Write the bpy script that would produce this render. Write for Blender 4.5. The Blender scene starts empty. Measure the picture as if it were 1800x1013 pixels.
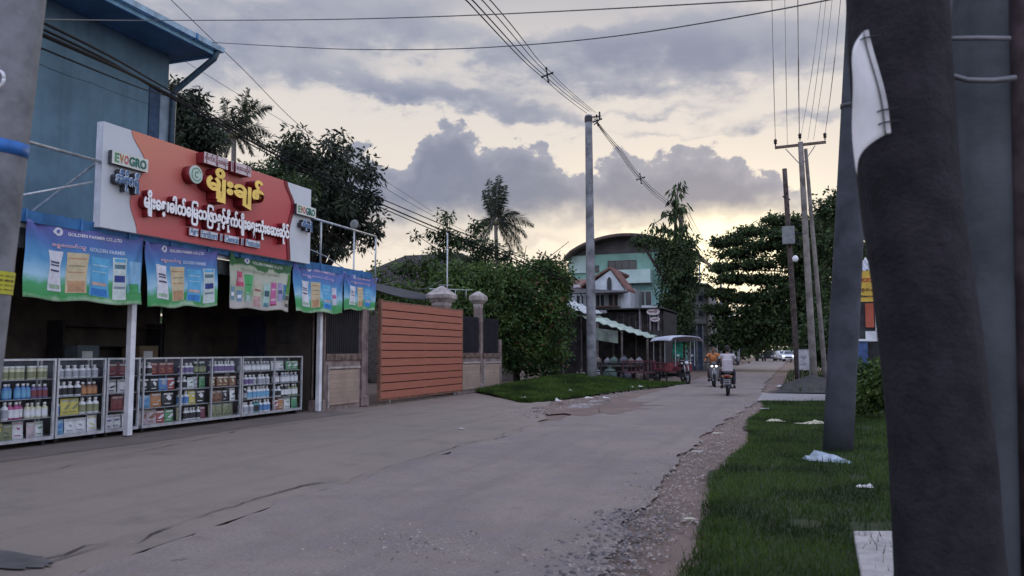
import bpy, bmesh, math, random
import numpy as np
from mathutils import Vector, Matrix
random.seed(7); RNG = np.random.default_rng(7)
S = bpy.context.scene; COL = S.collection
R = math.radians; PI = math.pi

# ------------------------------------------------------------------ camera
F = 1400.0; YAW = R(19.65); PITCH = R(4.5); EYE = 1.5
cam_d = bpy.data.cameras.new('camera'); cam = bpy.data.objects.new('camera', cam_d); COL.objects.link(cam)
cam_d.sensor_width = 36; cam_d.lens = 36*F/1800; cam_d.clip_start = .05; cam_d.clip_end = 3000
cam.location = (0, 0, EYE); cam.rotation_euler = (R(90)+PITCH, 0, YAW)
S.camera = cam
cam_d.dof.use_dof = True; cam_d.dof.focus_distance = 17.0; cam_d.dof.aperture_fstop = 2.2

def ray(u, v):
    x = (u-900)/F; y = (506.5-v)/F
    f = math.cos(PITCH)-y*math.sin(PITCH); z = math.sin(PITCH)+y*math.cos(PITCH)
    return Vector((x*math.cos(YAW)-f*math.sin(YAW), x*math.sin(YAW)+f*math.cos(YAW), z))
def gz(u, v, z=0.): r = ray(u, v); return Vector((0, 0, EYE))+r*((z-EYE)/r.z)
def gx(u, v, X): r = ray(u, v); return Vector((0, 0, EYE))+r*(X/r.x)
def gy(u, v, Y): r = ray(u, v); return Vector((0, 0, EYE))+r*(Y/r.y)

# ------------------------------------------------------------------ node helper
class NT:
    def __init__(s, nt): s.nt = nt; s.n = nt.nodes; s.l = nt.links
    def new(s, t, **k):
        n = s.n.new(t)
        for a, b in k.items(): setattr(n, a, b)
        return n
    def put(s, inp, v):
        if isinstance(v, bpy.types.NodeSocket): s.l.new(v, inp)
        elif v is not None:
            if isinstance(v, (tuple, list)) and len(v) == 3 and inp.type == 'RGBA': v = (*v, 1)
            inp.default_value = v
    def m(s, op, a, b=None, c=None, clamp=False):
        n = s.new('ShaderNodeMath', operation=op, use_clamp=clamp)
        for i, v in enumerate((a, b, c)):
            if v is not None: s.put(n.inputs[i], v)
        return n.outputs[0]
    def mix(s, f, a, b, mode='MIX'):
        n = s.new('ShaderNodeMix', data_type='RGBA', blend_type=mode)
        s.put(n.inputs[0], f); s.put(n.inputs[6], a); s.put(n.inputs[7], b); return n.outputs[2]
    def noise(s, vec, scale=5, detail=4, rough=.55, dist=0, col=False):
        n = s.new('ShaderNodeTexNoise')
        s.put(n.inputs['Vector'], vec); n.inputs['Scale'].default_value = scale; n.inputs['Detail'].default_value = detail
        n.inputs['Roughness'].default_value = rough; n.inputs['Distortion'].default_value = dist
        return n.outputs[1 if col else 0]
    def ss(s, v, lo, hi):
        n = s.new('ShaderNodeMapRange', interpolation_type='SMOOTHSTEP')
        s.put(n.inputs[0], v); n.inputs[1].default_value = lo; n.inputs[2].default_value = hi; return n.outputs[0]
    def ramp(s, v, stops):
        n = s.new('ShaderNodeValToRGB'); cr = n.color_ramp
        while len(cr.elements) < len(stops): cr.elements.new(.5)
        for e, (p, c) in zip(cr.elements, stops): e.position = p; e.color = (*c, 1)
        s.put(n.inputs[0], v); return n.outputs[0]
    def comb(s, x, y, z):
        n = s.new('ShaderNodeCombineXYZ'); s.put(n.inputs[0], x); s.put(n.inputs[1], y); s.put(n.inputs[2], z); return n.outputs[0]

def sr(*c):   # photograph value (0-255) -> linear
    return tuple(((x/255)/12.92 if x/255 <= .04045 else ((x/255+.055)/1.055)**2.4) for x in c)

# ------------------------------------------------------------------ sky: NISHITA under procedural cloud decks
SUN_AZ, SUN_EL = -5.3, 7.2
w = bpy.data.worlds.new('World'); S.world = w; w.use_nodes = True
T = NT(w.node_tree); T.n.clear()
tc = T.new('ShaderNodeTexCoord').outputs['Generated']
sep = T.new('ShaderNodeSeparateXYZ'); T.l.new(tc, sep.inputs[0]); sx, sy, sz = sep.outputs
az = T.m('MULTIPLY', T.m('ARCTAN2', sx, sy), 57.2958)
el = T.m('MULTIPLY', T.m('ARCSINE', sz), 57.2958)
sky = T.new('ShaderNodeTexSky', sky_type='NISHITA'); sky.sun_disc = False
sky.sun_elevation = R(SUN_EL); sky.sun_rotation = R(SUN_AZ)
sky.air_density = 1.2; sky.dust_density = 3
v1 = T.comb(T.m('MULTIPLY', az, .10), T.m('MULTIPLY', el, .24), 0.)      # flattened cloud space
v2 = T.comb(T.m('MULTIPLY', az, .10), T.m('MULTIPLY', el, .13), 3.)
nA = T.m('SUBTRACT', T.noise(v1, 1.0, 5, .5, .3), .5)
nB = T.m('SUBTRACT', T.noise(v2, 3.2, 6, .55), .5)
nC = T.m('SUBTRACT', T.noise(v1, 2.6, 5, .6, .2), .5)
azw = T.m('ADD', az, T.m('MULTIPLY', nC, 9)); elw = T.m('ADD', el, T.m('MULTIPLY', T.m('ADD', nB, T.m('MULTIPLY', nC, .6)), 3.2))
def blob(a0, e0, ra, re, amp=1., A=None, E=None, rot=0):
    da = T.m('SUBTRACT', A or azw, a0); de = T.m('SUBTRACT', E or elw, e0)
    if rot: de = T.m('SUBTRACT', de, T.m('MULTIPLY', da, rot))
    a = T.m('POWER', T.m('ABSOLUTE', T.m('DIVIDE', da, ra)), 2)
    e = T.m('POWER', T.m('ABSOLUTE', T.m('DIVIDE', de, re)), 2)
    g = T.m('EXPONENT', T.m('MULTIPLY', T.m('ADD', a, e), -1))
    return T.m('MULTIPLY', g, amp)
def total(l):
    s = l[0]
    for x in l[1:]: s = T.m('ADD', s, x)
    return s
# clear-ish veil colour by elevation
base = T.ramp(T.m('DIVIDE', T.m('ADD', el, T.m('MULTIPLY', nA, 5)), 60.), [
    (0.0, sr(236, 222, 205)), (.13, sr(238, 227, 215)), (.20, sr(232, 222, 212)), (.30, sr(220, 214, 210)),
    (.45, sr(178, 178, 188)), (.8, sr(160, 165, 185))])
glow = T.m('MINIMUM', total([blob(SUN_AZ+.5, 6.8, 6.5, 3.3, 1.0, az, el), blob(SUN_AZ-3, 8, 18, 5, .2, az, el)]), 1.)
base = T.mix(glow, base, tuple(x*1.45 for x in sr(255, 244, 208)))
# high grey deck
hi = total([blob(-8.5, 20.4, 14, 2.5, 1.25), blob(-33, 22.8, 13, 2.3, .62), blob(-24.5, 17.7, 8.5, .85, 1.05, None, None, -.13), blob(-43, 19.5, 12, 3, .62),
            blob(1, 15.6, 6, .45, .5), blob(-8, 15.0, 9, .35, .35), blob(-10, 16.6, 6, .3, .3), blob(-17.3, 23.6, 4.5, 1.1, -1.3), blob(-8, 31, 40, 5, .9), blob(-24, 20.2, 8, .7, -.3)])
hi = T.m('ADD', hi, T.m('MULTIPLY', T.m('ADD', T.m('MULTIPLY', nA, .7), T.m('MULTIPLY', nC, .75)), 1.2))
over = T.m('MULTIPLY', T.ss(el, 26, 40), .45)
behind = T.m('MULTIPLY', T.ss(T.m('ABSOLUTE', T.m('ADD', az, 20)), 42, 80), .45)
hi = T.m('ADD', hi, T.m('MAXIMUM', over, behind))
hmask = T.ss(hi, .14, .66)
hcol = T.mix(T.ss(T.m('ADD', hi, T.m('MULTIPLY', nB, 1.4)), .35, 1.4), sr(168, 172, 186), sr(130, 139, 164))
c1 = T.mix(T.m('MULTIPLY', hmask, .95), base, hcol)
# cumulus bank in front of the glow
fc = T.new('ShaderNodeFloatCurve'); cv = fc.mapping.curves[0]
pts = [(-60, 9), (-45, 10.5), (-34, 12.5), (-30.6, 14.6), (-28.3, 13.0), (-25.6, 16.0), (-23.8, 16.4), (-21.7, 14.7), (-18.8, 15.1), (-15.8, 13.2), (-14.6, 12.6), (-11.8, 14.2), (-9.5, 13.7), (-7.8, 14.4), (-3.5, 13.0), (-.5, 11.7), (3, 9.2), (10, 8), (40, 8)]
P = [((a+60)/100, e/25) for a, e in pts]
while len(cv.points) < len(P): cv.points.new(.5, .5)
for p, q in zip(cv.points, P): p.location = q
fc.mapping.update()
T.put(fc.inputs[1], T.m('DIVIDE', T.m('ADD', az, 60), 100.)); edge = T.m('MULTIPLY', fc.outputs[0], 25.)
v3 = T.comb(T.m('MULTIPLY', az, .42), T.m('MULTIPLY', el, .55), 8.)
vor = T.new('ShaderNodeTexVoronoi'); vor.feature = 'SMOOTH_F1'; T.put(vor.inputs['Vector'], v3); vor.inputs['Scale'].default_value = 1.6; vor.inputs['Smoothness'].default_value = .4
puff = T.m('SUBTRACT', .5, vor.outputs['Distance'])
nD = T.m('SUBTRACT', T.noise(v3, 2.2, 6, .6), .5)
edge = T.m('ADD', edge, T.m('ADD', T.m('MULTIPLY', puff, 1.5), T.m('MULTIPLY', nD, 3.0)))
top = T.ss(T.m('SUBTRACT', edge, el), -.05, .38)
bot = T.ss(T.m('ADD', T.m('SUBTRACT', el, 9.5), T.m('MULTIPLY', nB, 3.5)), -1.5, 1.5)
bank = T.m('MULTIPLY', top, bot)
rim = T.ss(T.m('SUBTRACT', edge, el), 0, 2.4)
bcol = T.mix(rim, sr(156, 161, 178), sr(118, 129, 153))
bcol = T.mix(T.m('MULTIPLY', T.ss(nD, -.2, .3), .35), bcol, sr(142, 148, 168))
c2 = T.mix(T.m('MULTIPLY', bank, .96), c1, bcol)
# low thin bands
low = T.ss(T.m('ADD', total([blob(-20, 8.0, 9, .7, .7), blob(-8, 9.3, 12, .5, .6), blob(-34, 8, 10, 1.2, .7)]), nC), .25, .8)
c2 = T.mix(T.m('MULTIPLY', low, .4), c2, sr(190, 180, 180))
# sky out of view, overhead and to the sides, brightened to add fill light
lift = T.m('ADD', T.m('MULTIPLY', T.ss(el, 29, 52), 1.75), T.m('MULTIPLY', T.ss(T.m('ABSOLUTE', T.m('ADD', az, 20)), 46, 100), 1.7))
lift = T.m('ADD', T.m('MINIMUM', lift, 2.3), 1.)
vm = T.new('ShaderNodeVectorMath', operation='SCALE'); T.put(vm.inputs[0], c2); T.put(vm.inputs[3], lift); c2 = T.mix(T.ss(lift, 1., 2.), vm.outputs[0], (.94, 1.0, 1.13), 'MULTIPLY')
# the sky itself behind everything, a little of it mixed in
bgA = T.new('ShaderNodeBackground'); T.put(bgA.inputs[0], sky.outputs[0]); bgA.inputs[1].default_value = .05
bgB = T.new('ShaderNodeBackground'); T.put(bgB.inputs[0], c2); bgB.inputs[1].default_value = 1.0
mx = T.new('ShaderNodeMixShader'); mx.inputs[0].default_value = .95
T.l.new(bgA.outputs[0], mx.inputs[1]); T.l.new(bgB.outputs[0], mx.inputs[2])
out = T.new('ShaderNodeOutputWorld'); T.l.new(mx.outputs[0], out.inputs[0])
w.cycles.sampling_method = 'MANUAL'; w.cycles.sample_map_resolution = 512

sd = bpy.data.lights.new('sun', 'SUN'); sun = bpy.data.objects.new('sun', sd); COL.objects.link(sun)
sd.energy = .55; sd.angle = R(14); sd.color = (1, .84, .62)
d = Vector((math.sin(R(SUN_AZ))*math.cos(R(SUN_EL)), math.cos(R(SUN_AZ))*math.cos(R(SUN_EL)), math.sin(R(SUN_EL))))
sun.rotation_euler = d.to_track_quat('Z', 'Y').to_euler(); sun.location = (0, 0, 60)

S.view_settings.view_transform = 'Standard'; S.view_settings.look = 'None'
S.view_settings.exposure = .1; S.view_settings.gamma = 1
S.render.engine = 'CYCLES'; S.cycles.max_bounces = 5; S.cycles.diffuse_bounces = 3; S.cycles.transparent_max_bounces = 12
S.cycles.use_denoising = True; S.cycles.caustics_reflective = False; S.cycles.caustics_refractive = False

# ------------------------------------------------------------------ materials
MATS = {}
def mat(key, col, rough=.8, var=.25, scale=6., bump=0., metal=0., col2=None, spec=.3, isl=False, streak=0.):
    """plain surface whose own colour is mottled by noise (dirt, wear)"""
    if key in MATS: return MATS[key]
    m = bpy.data.materials.new(key); m.use_nodes = True; t = NT(m.node_tree)
    b = t.n['Principled BSDF']; b.inputs['Roughness'].default_value = rough; b.inputs['Metallic'].default_value = metal
    b.inputs['Specular IOR Level'].default_value = spec
    o = t.new('ShaderNodeTexCoord').outputs['Object']
    n = t.noise(o, scale, 5, .6)
    c2 = col2 or tuple(c*(1-var*1.6) for c in col)
    f = t.ss(n, .3, .72)
    c = t.mix(f, tuple(min(1, x*(1+var*.5)) for x in col), c2)
    if streak:      # rain streaks running down
        mp = t.new('ShaderNodeMapping'); t.l.new(o, mp.inputs[0]); mp.inputs['Scale'].default_value = (2.2, 2.2, .10)
        f2 = t.m('MULTIPLY', t.ss(t.noise(mp.outputs[0], 2.2, 6, .7), .48, .75), streak)
        c = t.mix(f2, c, tuple(x*.5 for x in col))
    if isl:
        rnd = t.new('ShaderNodeNewGeometry').outputs['Random Per Island']
        c = t.mix(rnd, c, tuple(x*(2.0) for x in col))
    t.put(b.inputs['Base Color'], c)
    if bump:
        bp = t.new('ShaderNodeBump'); bp.inputs['Strength'].default_value = bump; bp.inputs['Distance'].default_value = .02
        t.put(bp.inputs['Height'], t.noise(o, scale*4, 6, .65)); t.put(b.inputs['Normal'], bp.outputs[0])
    MATS[key] = m; return m
def leafmat(key, dark, light, rough=.6, extra=None):
    if key in MATS: return MATS[key]
    m = bpy.data.materials.new(key); m.use_nodes = True; t = NT(m.node_tree); b = t.n['Principled BSDF']
    b.inputs['Roughness'].default_value = rough; b.inputs['Specular IOR Level'].default_value = .25
    rnd = t.new('ShaderNodeNewGeometry').outputs['Random Per Island']
    o = t.new('ShaderNodeTexCoord').outputs['Object']
    st = [(0, dark), (.75, light)]
    if extra: st += [(.9, light), (.93, extra)]
    c = t.ramp(rnd, st)
    c = t.mix(t.ss(t.noise(o, .9, 3), .4, .65), c, tuple(x*.6 for x in dark))
    t.put(b.inputs['Base Color'], c)
    tr = t.new('ShaderNodeBsdfTranslucent'); t.put(tr.inputs[0], c)
    ms = t.new('ShaderNodeMixShader'); ms.inputs[0].default_value = .22
    t.l.new(b.outputs[0], ms.inputs[1]); t.l.new(tr.outputs[0], ms.inputs[2])
    t.l.new(ms.outputs[0], t.n['Material Output'].inputs[0])
    MATS[key] = m; return m
def glassmat():
    if 'pane' in MATS: return MATS['pane']
    m = bpy.data.materials.new('pane'); m.use_nodes = True; t = NT(m.node_tree); t.n.clear()
    tr = t.new('ShaderNodeBsdfTransparent'); tr.inputs[0].default_value = (.93, .95, .95, 1)
    gl = t.new('ShaderNodeBsdfGlossy'); gl.inputs['Roughness'].default_value = .03
    fr = t.new('ShaderNodeFresnel'); fr.inputs[0].default_value = 1.35
    ms = t.new('ShaderNodeMixShader'); ge = t.new('ShaderNodeNewGeometry'); t.l.new(t.m('MULTIPLY', t.m('MULTIPLY', fr.outputs[0], t.m('SUBTRACT', 1., ge.outputs['Backfacing'])), .7), ms.inputs[0]); t.l.new(tr.outputs[0], ms.inputs[1]); t.l.new(gl.outputs[0], ms.inputs[2])
    o = t.new('ShaderNodeOutputMaterial'); t.l.new(ms.outputs[0], o.inputs[0]); MATS['pane'] = m; return m

# ------------------------------------------------------------------ mesh helpers
class MB:
    def __init__(s): s.v = []; s.f = []
    def add(s, v, f):
        o = len(s.v); s.v += [tuple(p) for p in v]; s.f += [tuple(i+o for i in q) for q in f]; return s
    def box(s, x0, x1, y0, y1, z0, z1):
        v = [(x, y, z) for x in (x0, x1) for y in (y0, y1) for z in (z0, z1)]
        return s.add(v, [(0, 1, 3, 2), (4, 6, 7, 5), (0, 4, 5, 1), (2, 3, 7, 6), (0, 2, 6, 4), (1, 5, 7, 3)])
    def bar(s, a, b, w, h=None, up=(0, 0, 1)):
        a = Vector(a); b = Vector(b); h = h or w; d = (b-a).normalized(); u = Vector(up)
        if abs(d.dot(u)) > .95: u = Vector((1, 0, 0))
        r = d.cross(u).normalized()*w/2; q = r.cross(d).normalized()*h/2
        v = [p+i*r+j*q for p in (a, b) for i, j in ((-1, -1), (1, -1), (1, 1), (-1, 1))]
        return s.add(v, [(3, 2, 1, 0), (4, 5, 6, 7)]+[(i, (i+1) % 4, (i+1) % 4+4, i+4) for i in range(4)])
    def tube(s, pts, rad, n=10, caps=True, wob=0.):
        pts = [Vector(p) for p in pts]; k = len(pts)
        rad = rad if isinstance(rad, (list, tuple)) else [rad]*k
        v = []; prev = None
        for i, p in enumerate(pts):
            d = (pts[min(i+1, k-1)]-pts[max(i-1, 0)]).normalized()
            if prev is None:
                a = Vector((0, 0, 1)) if abs(d.z) < .9 else Vector((1, 0, 0)); r = d.cross(a).normalized()
            else: r = (prev-d*prev.dot(d)).normalized()
            prev = r; q = d.cross(r)
            for j in range(n):
                t = 2*PI*j/n; rr = rad[i]*(1+wob*random.uniform(-1, 1))
                v.append(p+(r*math.cos(t)+q*math.sin(t))*rr)
        f = [(i*n+j, i*n+(j+1) % n, (i+1)*n+(j+1) % n, (i+1)*n+j) for i in range(k-1) for j in range(n)]
        if caps: f += [tuple(range(n))[::-1], tuple(range((k-1)*n, k*n))]
        return s.add(v, f)
    def ell(s, c, r, n=12, m=8):
        v = []; 
        for i in range(1, m):
            t = PI*i/m
            for j in range(n):
                a = 2*PI*j/n; v.append((c[0]+r[0]*math.sin(t)*math.cos(a), c[1]+r[1]*math.sin(t)*math.sin(a), c[2]+r[2]*math.cos(t)))
        f = [(i*n+j, (i+1)*n+j, (i+1)*n+(j+1) % n, i*n+(j+1) % n) for i in range(m-2) for j in range(n)]
        a = len(v); v += [(c[0], c[1], c[2]+r[2]), (c[0], c[1], c[2]-r[2])]
        f += [(a, j, (j+1) % n) for j in range(n)]+[(a+1, (m-2)*n+(j+1) % n, (m-2)*n+j) for j in range(n)]
        return s.add(v, f)
    def lathe(s, prof, c=(0, 0, 0), n=12, sq=False, axis=2):
        if sq: n = 4
        v = []
        for r, z in prof:
            for j in range(n):
                a = 2*PI*(j+(.5 if sq else 0))/n; rr = r*(math.sqrt(2) if sq else 1)
                p = [rr*math.cos(a), rr*math.sin(a), z]
                if axis == 0: p = [p[2], p[0], p[1]]
                if axis == 1: p = [p[1], p[2], p[0]]
                v.append((c[0]+p[0], c[1]+p[1], c[2]+p[2]))
        k = len(prof); f = [(i*n+j, i*n+(j+1) % n, (i+1)*n+(j+1) % n, (i+1)*n+j) for i in range(k-1) for j in range(n)]
        f += [tuple(range(n))[::-1], tuple(range((k-1)*n, k*n))]
        return s.add(v, f)
    def prism(s, poly, ext, fn):
        """poly: 2D outline; fn(a,b,t) -> 3D, t in 0..1 ext"""
        n = len(poly); v = [fn(a, b, 0) for a, b in poly]+[fn(a, b, ext) for a, b in poly]
        return s.add(v, [tuple(range(n))[::-1], tuple(range(n, 2*n))]+[(i, (i+1) % n, n+(i+1) % n, n+i) for i in range(n)])
    def grid(s, fn, nu, nv):
        v = [fn(i/nu, j/nv) for j in range(nv+1) for i in range(nu+1)]
        return s.add(v, [(j*(nu+1)+i, j*(nu+1)+i+1, (j+1)*(nu+1)+i+1, (j+1)*(nu+1)+i) for j in range(nv) for i in range(nu)])
    def sheet(s, fn, nu, nv, th):
        """closed thin sheet: fn(u,v,t)"""
        a = len(s.v); s.grid(lambda u, v: fn(u, v, 0), nu, nv); b = len(s.v); s.grid(lambda u, v: fn(u, v, th), nu, nv)
        k = len(s.f)-nu*nv
        for i in range(k-nu*nv, k): s.f[i] = s.f[i][::-1]
        W = nu+1; loop = [i for i in range(nu)]+[j*W+nu for j in range(nv)]+[nv*W+i for i in range(nu, 0, -1)]+[j*W for j in range(nv, 0, -1)]
        for q in range(len(loop)): i, j = loop[q], loop[(q+1) % len(loop)]; s.f.append((a+i, a+j, b+j, b+i))
        return s
    def build(s, name, m, parent=None, smooth=False, uv=None, bev=0.):
        me = bpy.data.meshes.new(name); me.from_pydata(s.v, [], s.f); me.update()
        if m: me.materials.append(m)
        if smooth: me.polygons.foreach_set('use_smooth', [True]*len(me.polygons))
        o = bpy.data.objects.new(name, me); COL.objects.link(o)
        if parent: o.parent = parent
        if bev:
            b = o.modifiers.new('bevel', 'BEVEL'); b.width = bev; b.segments = 2; b.limit_method = 'ANGLE'
        return o
def mesh_np(name, V, faces_n, m, parent=None, smooth=False):
    """V (k*n,3): k polygons of faces_n separate verts"""
    me = bpy.data.meshes.new(name); k = len(V)//faces_n
    me.vertices.add(len(V)); me.vertices.foreach_set('co', V.astype(np.float32).ravel())
    me.loops.add(len(V)); me.loops.foreach_set('vertex_index', np.arange(len(V), dtype=np.int32))
    me.polygons.add(k); me.polygons.foreach_set('loop_start', np.arange(k, dtype=np.int32)*faces_n); me.polygons.foreach_set('loop_total', np.full(k, faces_n, np.int32))
    me.update(calc_edges=True); me.validate()
    me.materials.append(m); o = bpy.data.objects.new(name, me); COL.objects.link(o)
    if parent: o.parent = parent
    return o
def tag(o, label=None, cat=None, group=None, kind=None):
    for k, v in (('label', label), ('category', cat), ('group', group), ('kind', kind)):
        if v: o[k] = v
    return o
def thing(name, label, cat, loc=(0, 0, 0), rz=0., group=None):
    o = bpy.data.objects.new(name, None); COL.objects.link(o); o.empty_display_size = .2
    o.location = loc; o.rotation_euler = (0, 0, rz); return tag(o, label, cat, group)
def struct(o): o['kind'] = 'structure'; return o
def dup(root, label, loc=None, rz=None, group=None, scale=None):
    r = root.copy(); COL.objects.link(r); r['label'] = label
    if loc is not None: r.location = loc
    if rz is not None: r.rotation_euler = (0, 0, rz)
    if scale: r.scale = scale
    if group: r['group'] = group
    for ch in list(root.children):
        c = ch.copy(); COL.objects.link(c); c.parent = r
        for g in list(ch.children):
            e = g.copy(); COL.objects.link(e); e.parent = c
    return r

_tc = {}
def text_data(s, ext, off, res=3):
    k = (s, ext, off)
    if k in _tc: return _tc[k]
    c = bpy.data.curves.new('t', 'FONT'); c.body = s; c.extrude = ext; c.offset = off; c.resolution_u = res
    o = bpy.data.objects.new('t', c); COL.objects.link(o)
    me = bpy.data.meshes.new_from_object(o.evaluated_get(bpy.context.evaluated_depsgraph_get()))
    v = [list(p.co) for p in me.vertices]; f = [tuple(p.vertices) for p in me.polygons]
    par = list(range(len(v)))
    def find(i):
        while par[i] != i: par[i] = par[par[i]]; i = par[i]
        return i
    for q in f:
        a = find(q[0])
        for i in q[1:]: par[find(i)] = a
    ids = {}
    for i in range(len(v)): v[i][2] += (ids.setdefault(find(i), len(ids)) % 4)*.004     # overlapping strokes never share a plane
    bpy.data.objects.remove(o); bpy.data.curves.remove(c); bpy.data.meshes.remove(me)
    _tc[k] = (v, f); return v, f
def text_mb(s, fn, w, h, ext=.0, off=0., mb=None, push=0.):
    """text scaled into the box w x h centred at 0; fn(a, b, t) -> world"""
    v, f = text_data(s, ext, off)
    if not v: return mb or MB()
    xs = [p[0] for p in v]; ys = [p[1] for p in v]; x0, x1, y0, y1 = min(xs), max(xs), min(ys), max(ys)
    kx = w/(x1-x0); ky = h/(y1-y0); kz = min(kx, ky)
    return (mb or MB()).add([fn((p[0]-(x0+x1)/2)*kx, (p[1]-(y0+y1)/2)*ky, p[2]*kz+push) for p in v], f)

def wire(name, pts, r, m, label, cat='overhead wire', sag=0., group=None, n=14, ext=(0, 0)):
    P = [Vector(p) for p in pts]
    if ext[0]: P[0] = P[0]+(P[0]-P[1]).normalized()*ext[0]
    if ext[1]: P[-1] = P[-1]+(P[-1]-P[-2]).normalized()*ext[1]
    out = []; k = len(P)
    for q in range(k-1):
        a, b = P[q], P[q+1]; pa = P[q-1] if q else a*2-b; pb = P[q+2] if q+2 < k else b*2-a
        la, lb_, lc = (a-pa).length, (b-a).length, (pb-b).length
        ta = ((b-a)/lb_+(a-pa)/la)*.5*lb_ if q else b-a; tb = ((b-a)/lb_+(pb-b)/lc)*.5*lb_ if q+2 < k else b-a
        for i in range(n):
            t = i/n; h1, h2, h3, h4 = 2*t**3-3*t*t+1, t**3-2*t*t+t, -2*t**3+3*t*t, t**3-t*t
            p = a*h1+ta*h2+b*h3+tb*h4; p.z -= sag*4*t*(1-t)*.6; out.append(p)
    out.append(P[-1])
    return tag(MB().tube(out, r, 5).build(name, m), label, cat, group)
# ------------------------------------------------------------------ ground
def groundmat(key, a, b, c, sc=1.2, speck=.5, bump=.5, wet=None):
    m = bpy.data.materials.new(key); m.use_nodes = True; t = NT(m.node_tree); bs = t.n['Principled BSDF']
    bs.inputs['Roughness'].default_value = .9; bs.inputs['Specular IOR Level'].default_value = .2
    o = t.new('ShaderNodeTexCoord').outputs['Object']
    n1 = t.noise(o, .35*sc, 6, .6, .5); n2 = t.noise(o, 1.7*sc, 6, .65); n3 = t.noise(o, 38, 3, .7); n4 = t.noise(o, 9, 5, .7)
    col = t.mix(t.ss(n1, .38, .62), a, b); col = t.mix(t.ss(n2, .48, .72), col, c)
    mp = t.new('ShaderNodeMapping'); t.l.new(o, mp.inputs[0]); mp.inputs['Scale'].default_value = (1.3, .10, 1); n5 = t.noise(mp.outputs[0], 1.6, 5, .6)
    col = t.mix(T_mul(t, t.ss(n5, .48, .68), .4), col, tuple(x*.78 for x in b)); n6 = t.noise(o, 4.2, 6, .75)
    col = t.mix(T_mul(t, t.ss(n6, .54, .66), speck*.55), col, tuple(x*.72 for x in c)); col = t.mix(T_mul(t, t.ss(n6, .44, .33), speck*.4), col, tuple(x*1.25 for x in a))
    col = t.mix(T_mul(t, t.ss(n3, .5, .8), speck), col, tuple(x*.45 for x in a))
    col = t.mix(T_mul(t, t.ss(n4, .62, .8), speck*.9), col, tuple(x*.55 for x in c))
    col = t.mix(T_mul(t, t.ss(n3, .5, .25), speck*.35), col, tuple(min(1, x*1.5) for x in a))
    t.put(bs.inputs['Base Color'], col)
    n7 = t.noise(o, 110, 2, .6); col = t.mix(T_mul(t, t.ss(n7, .56, .70), .55*min(1, speck*1.4)), col, tuple(x*.5 for x in b)); col = t.mix(T_mul(t, t.ss(n7, .44, .32), .5*min(1, speck*1.4)), col, tuple(min(1, x*1.6) for x in a))
    bp = t.new('ShaderNodeBump'); bp.inputs['Strength'].default_value = bump; bp.inputs['Distance'].default_value = .02
    t.put(bp.inputs['Height'], t.m('ADD', t.m('MULTIPLY', n4, .8), t.m('MULTIPLY', n3, .35))); t.put(bs.inputs['Normal'], bp.outputs[0])
    return m
def T_mul(t, a, b): return t.m('MULTIPLY', a, b)
M_dirt = groundmat('dirt', (.19, .135, .11), (.150, .110, .09), (.12, .09, .075), 1.5, .7, .9)
M_road = groundmat('worn_asphalt', (.226, .186, .160), (.182, .152, .144), (.200, .158, .130), 1.6, .95, 1.0)
M_conc = groundmat('apron_concrete', (.215, .172, .142), (.195, .160, .132), (.158, .132, .110), .7, .25, .25)
M_spill = groundmat('dusty_asphalt', (.205, .18, .178), (.19, .165, .16), (.16, .135, .125), 2.2, .7, .9)
M_step = groundmat('shop_floor_concrete', (.17, .135, .120), (.145, .118, .105), (.12, .097, .086), .9, .3, .25)
M_path = groundmat('path_concrete', (.30, .28, .27), (.26, .24, .24), (.22, .20, .19), 1.2, .3, .3)
M_turf = groundmat('turf_soil', (.028, .040, .016), (.022, .033, .013), (.04, .042, .022), 2, .6, .8)
M_dark = groundmat('dark_soil', (.055, .052, .05), (.04, .038, .038), (.07, .06, .055), 2, .5, .8)

def strip(name, L, Rr, y0, y1, z, m, dy=.12, jag=.05, slope=None):
    """ground sheet between two ragged edges; L, Rr: functions of y"""
    mb = MB(); v = []; f = []; n = int((y1-y0)/dy); n = max(n, 2)
    if n > 2400: n = 2400
    for i in range(n+1):
        y = y0+(y1-y0)*i/n
        a = L(y)+jag*(noise1(y*1.3+7)+.5*noise1(y*5)); b = Rr(y)+jag*(noise1(y*1.1+31)+.5*noise1(y*4.3+9))
        for k in range(9):
            t = k/8; x = a+(b-a)*t; v.append((x, y, z+(slope(x, y) if slope else 0)))
    for i in range(n):
        for k in range(8): f.append((i*9+k, i*9+k+1, i*9+10+k, i*9+9+k))
    mb.add(v, f); o = mb.build(name, m, smooth=True); return struct(o)
_nz = np.random.default_rng(3).uniform(-1, 1, 4096)
def noise1(x):
    i = math.floor(x); t = x-i; t = t*t*(3-2*t); return _nz[i % 4096]*(1-t)+_nz[(i+1) % 4096]*t
def noise2(x, y):
    i = math.floor(x); j = math.floor(y); a = x-i; b = y-j; a = a*a*(3-2*a); b = b*b*(3-2*b)
    h = lambda p, q: _nz[(p*57+q*131) % 4096]
    return (h(i, j)*(1-a)+h(i+1, j)*a)*(1-b)+(h(i, j+1)*(1-a)+h(i+1, j+1)*a)*b

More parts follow.
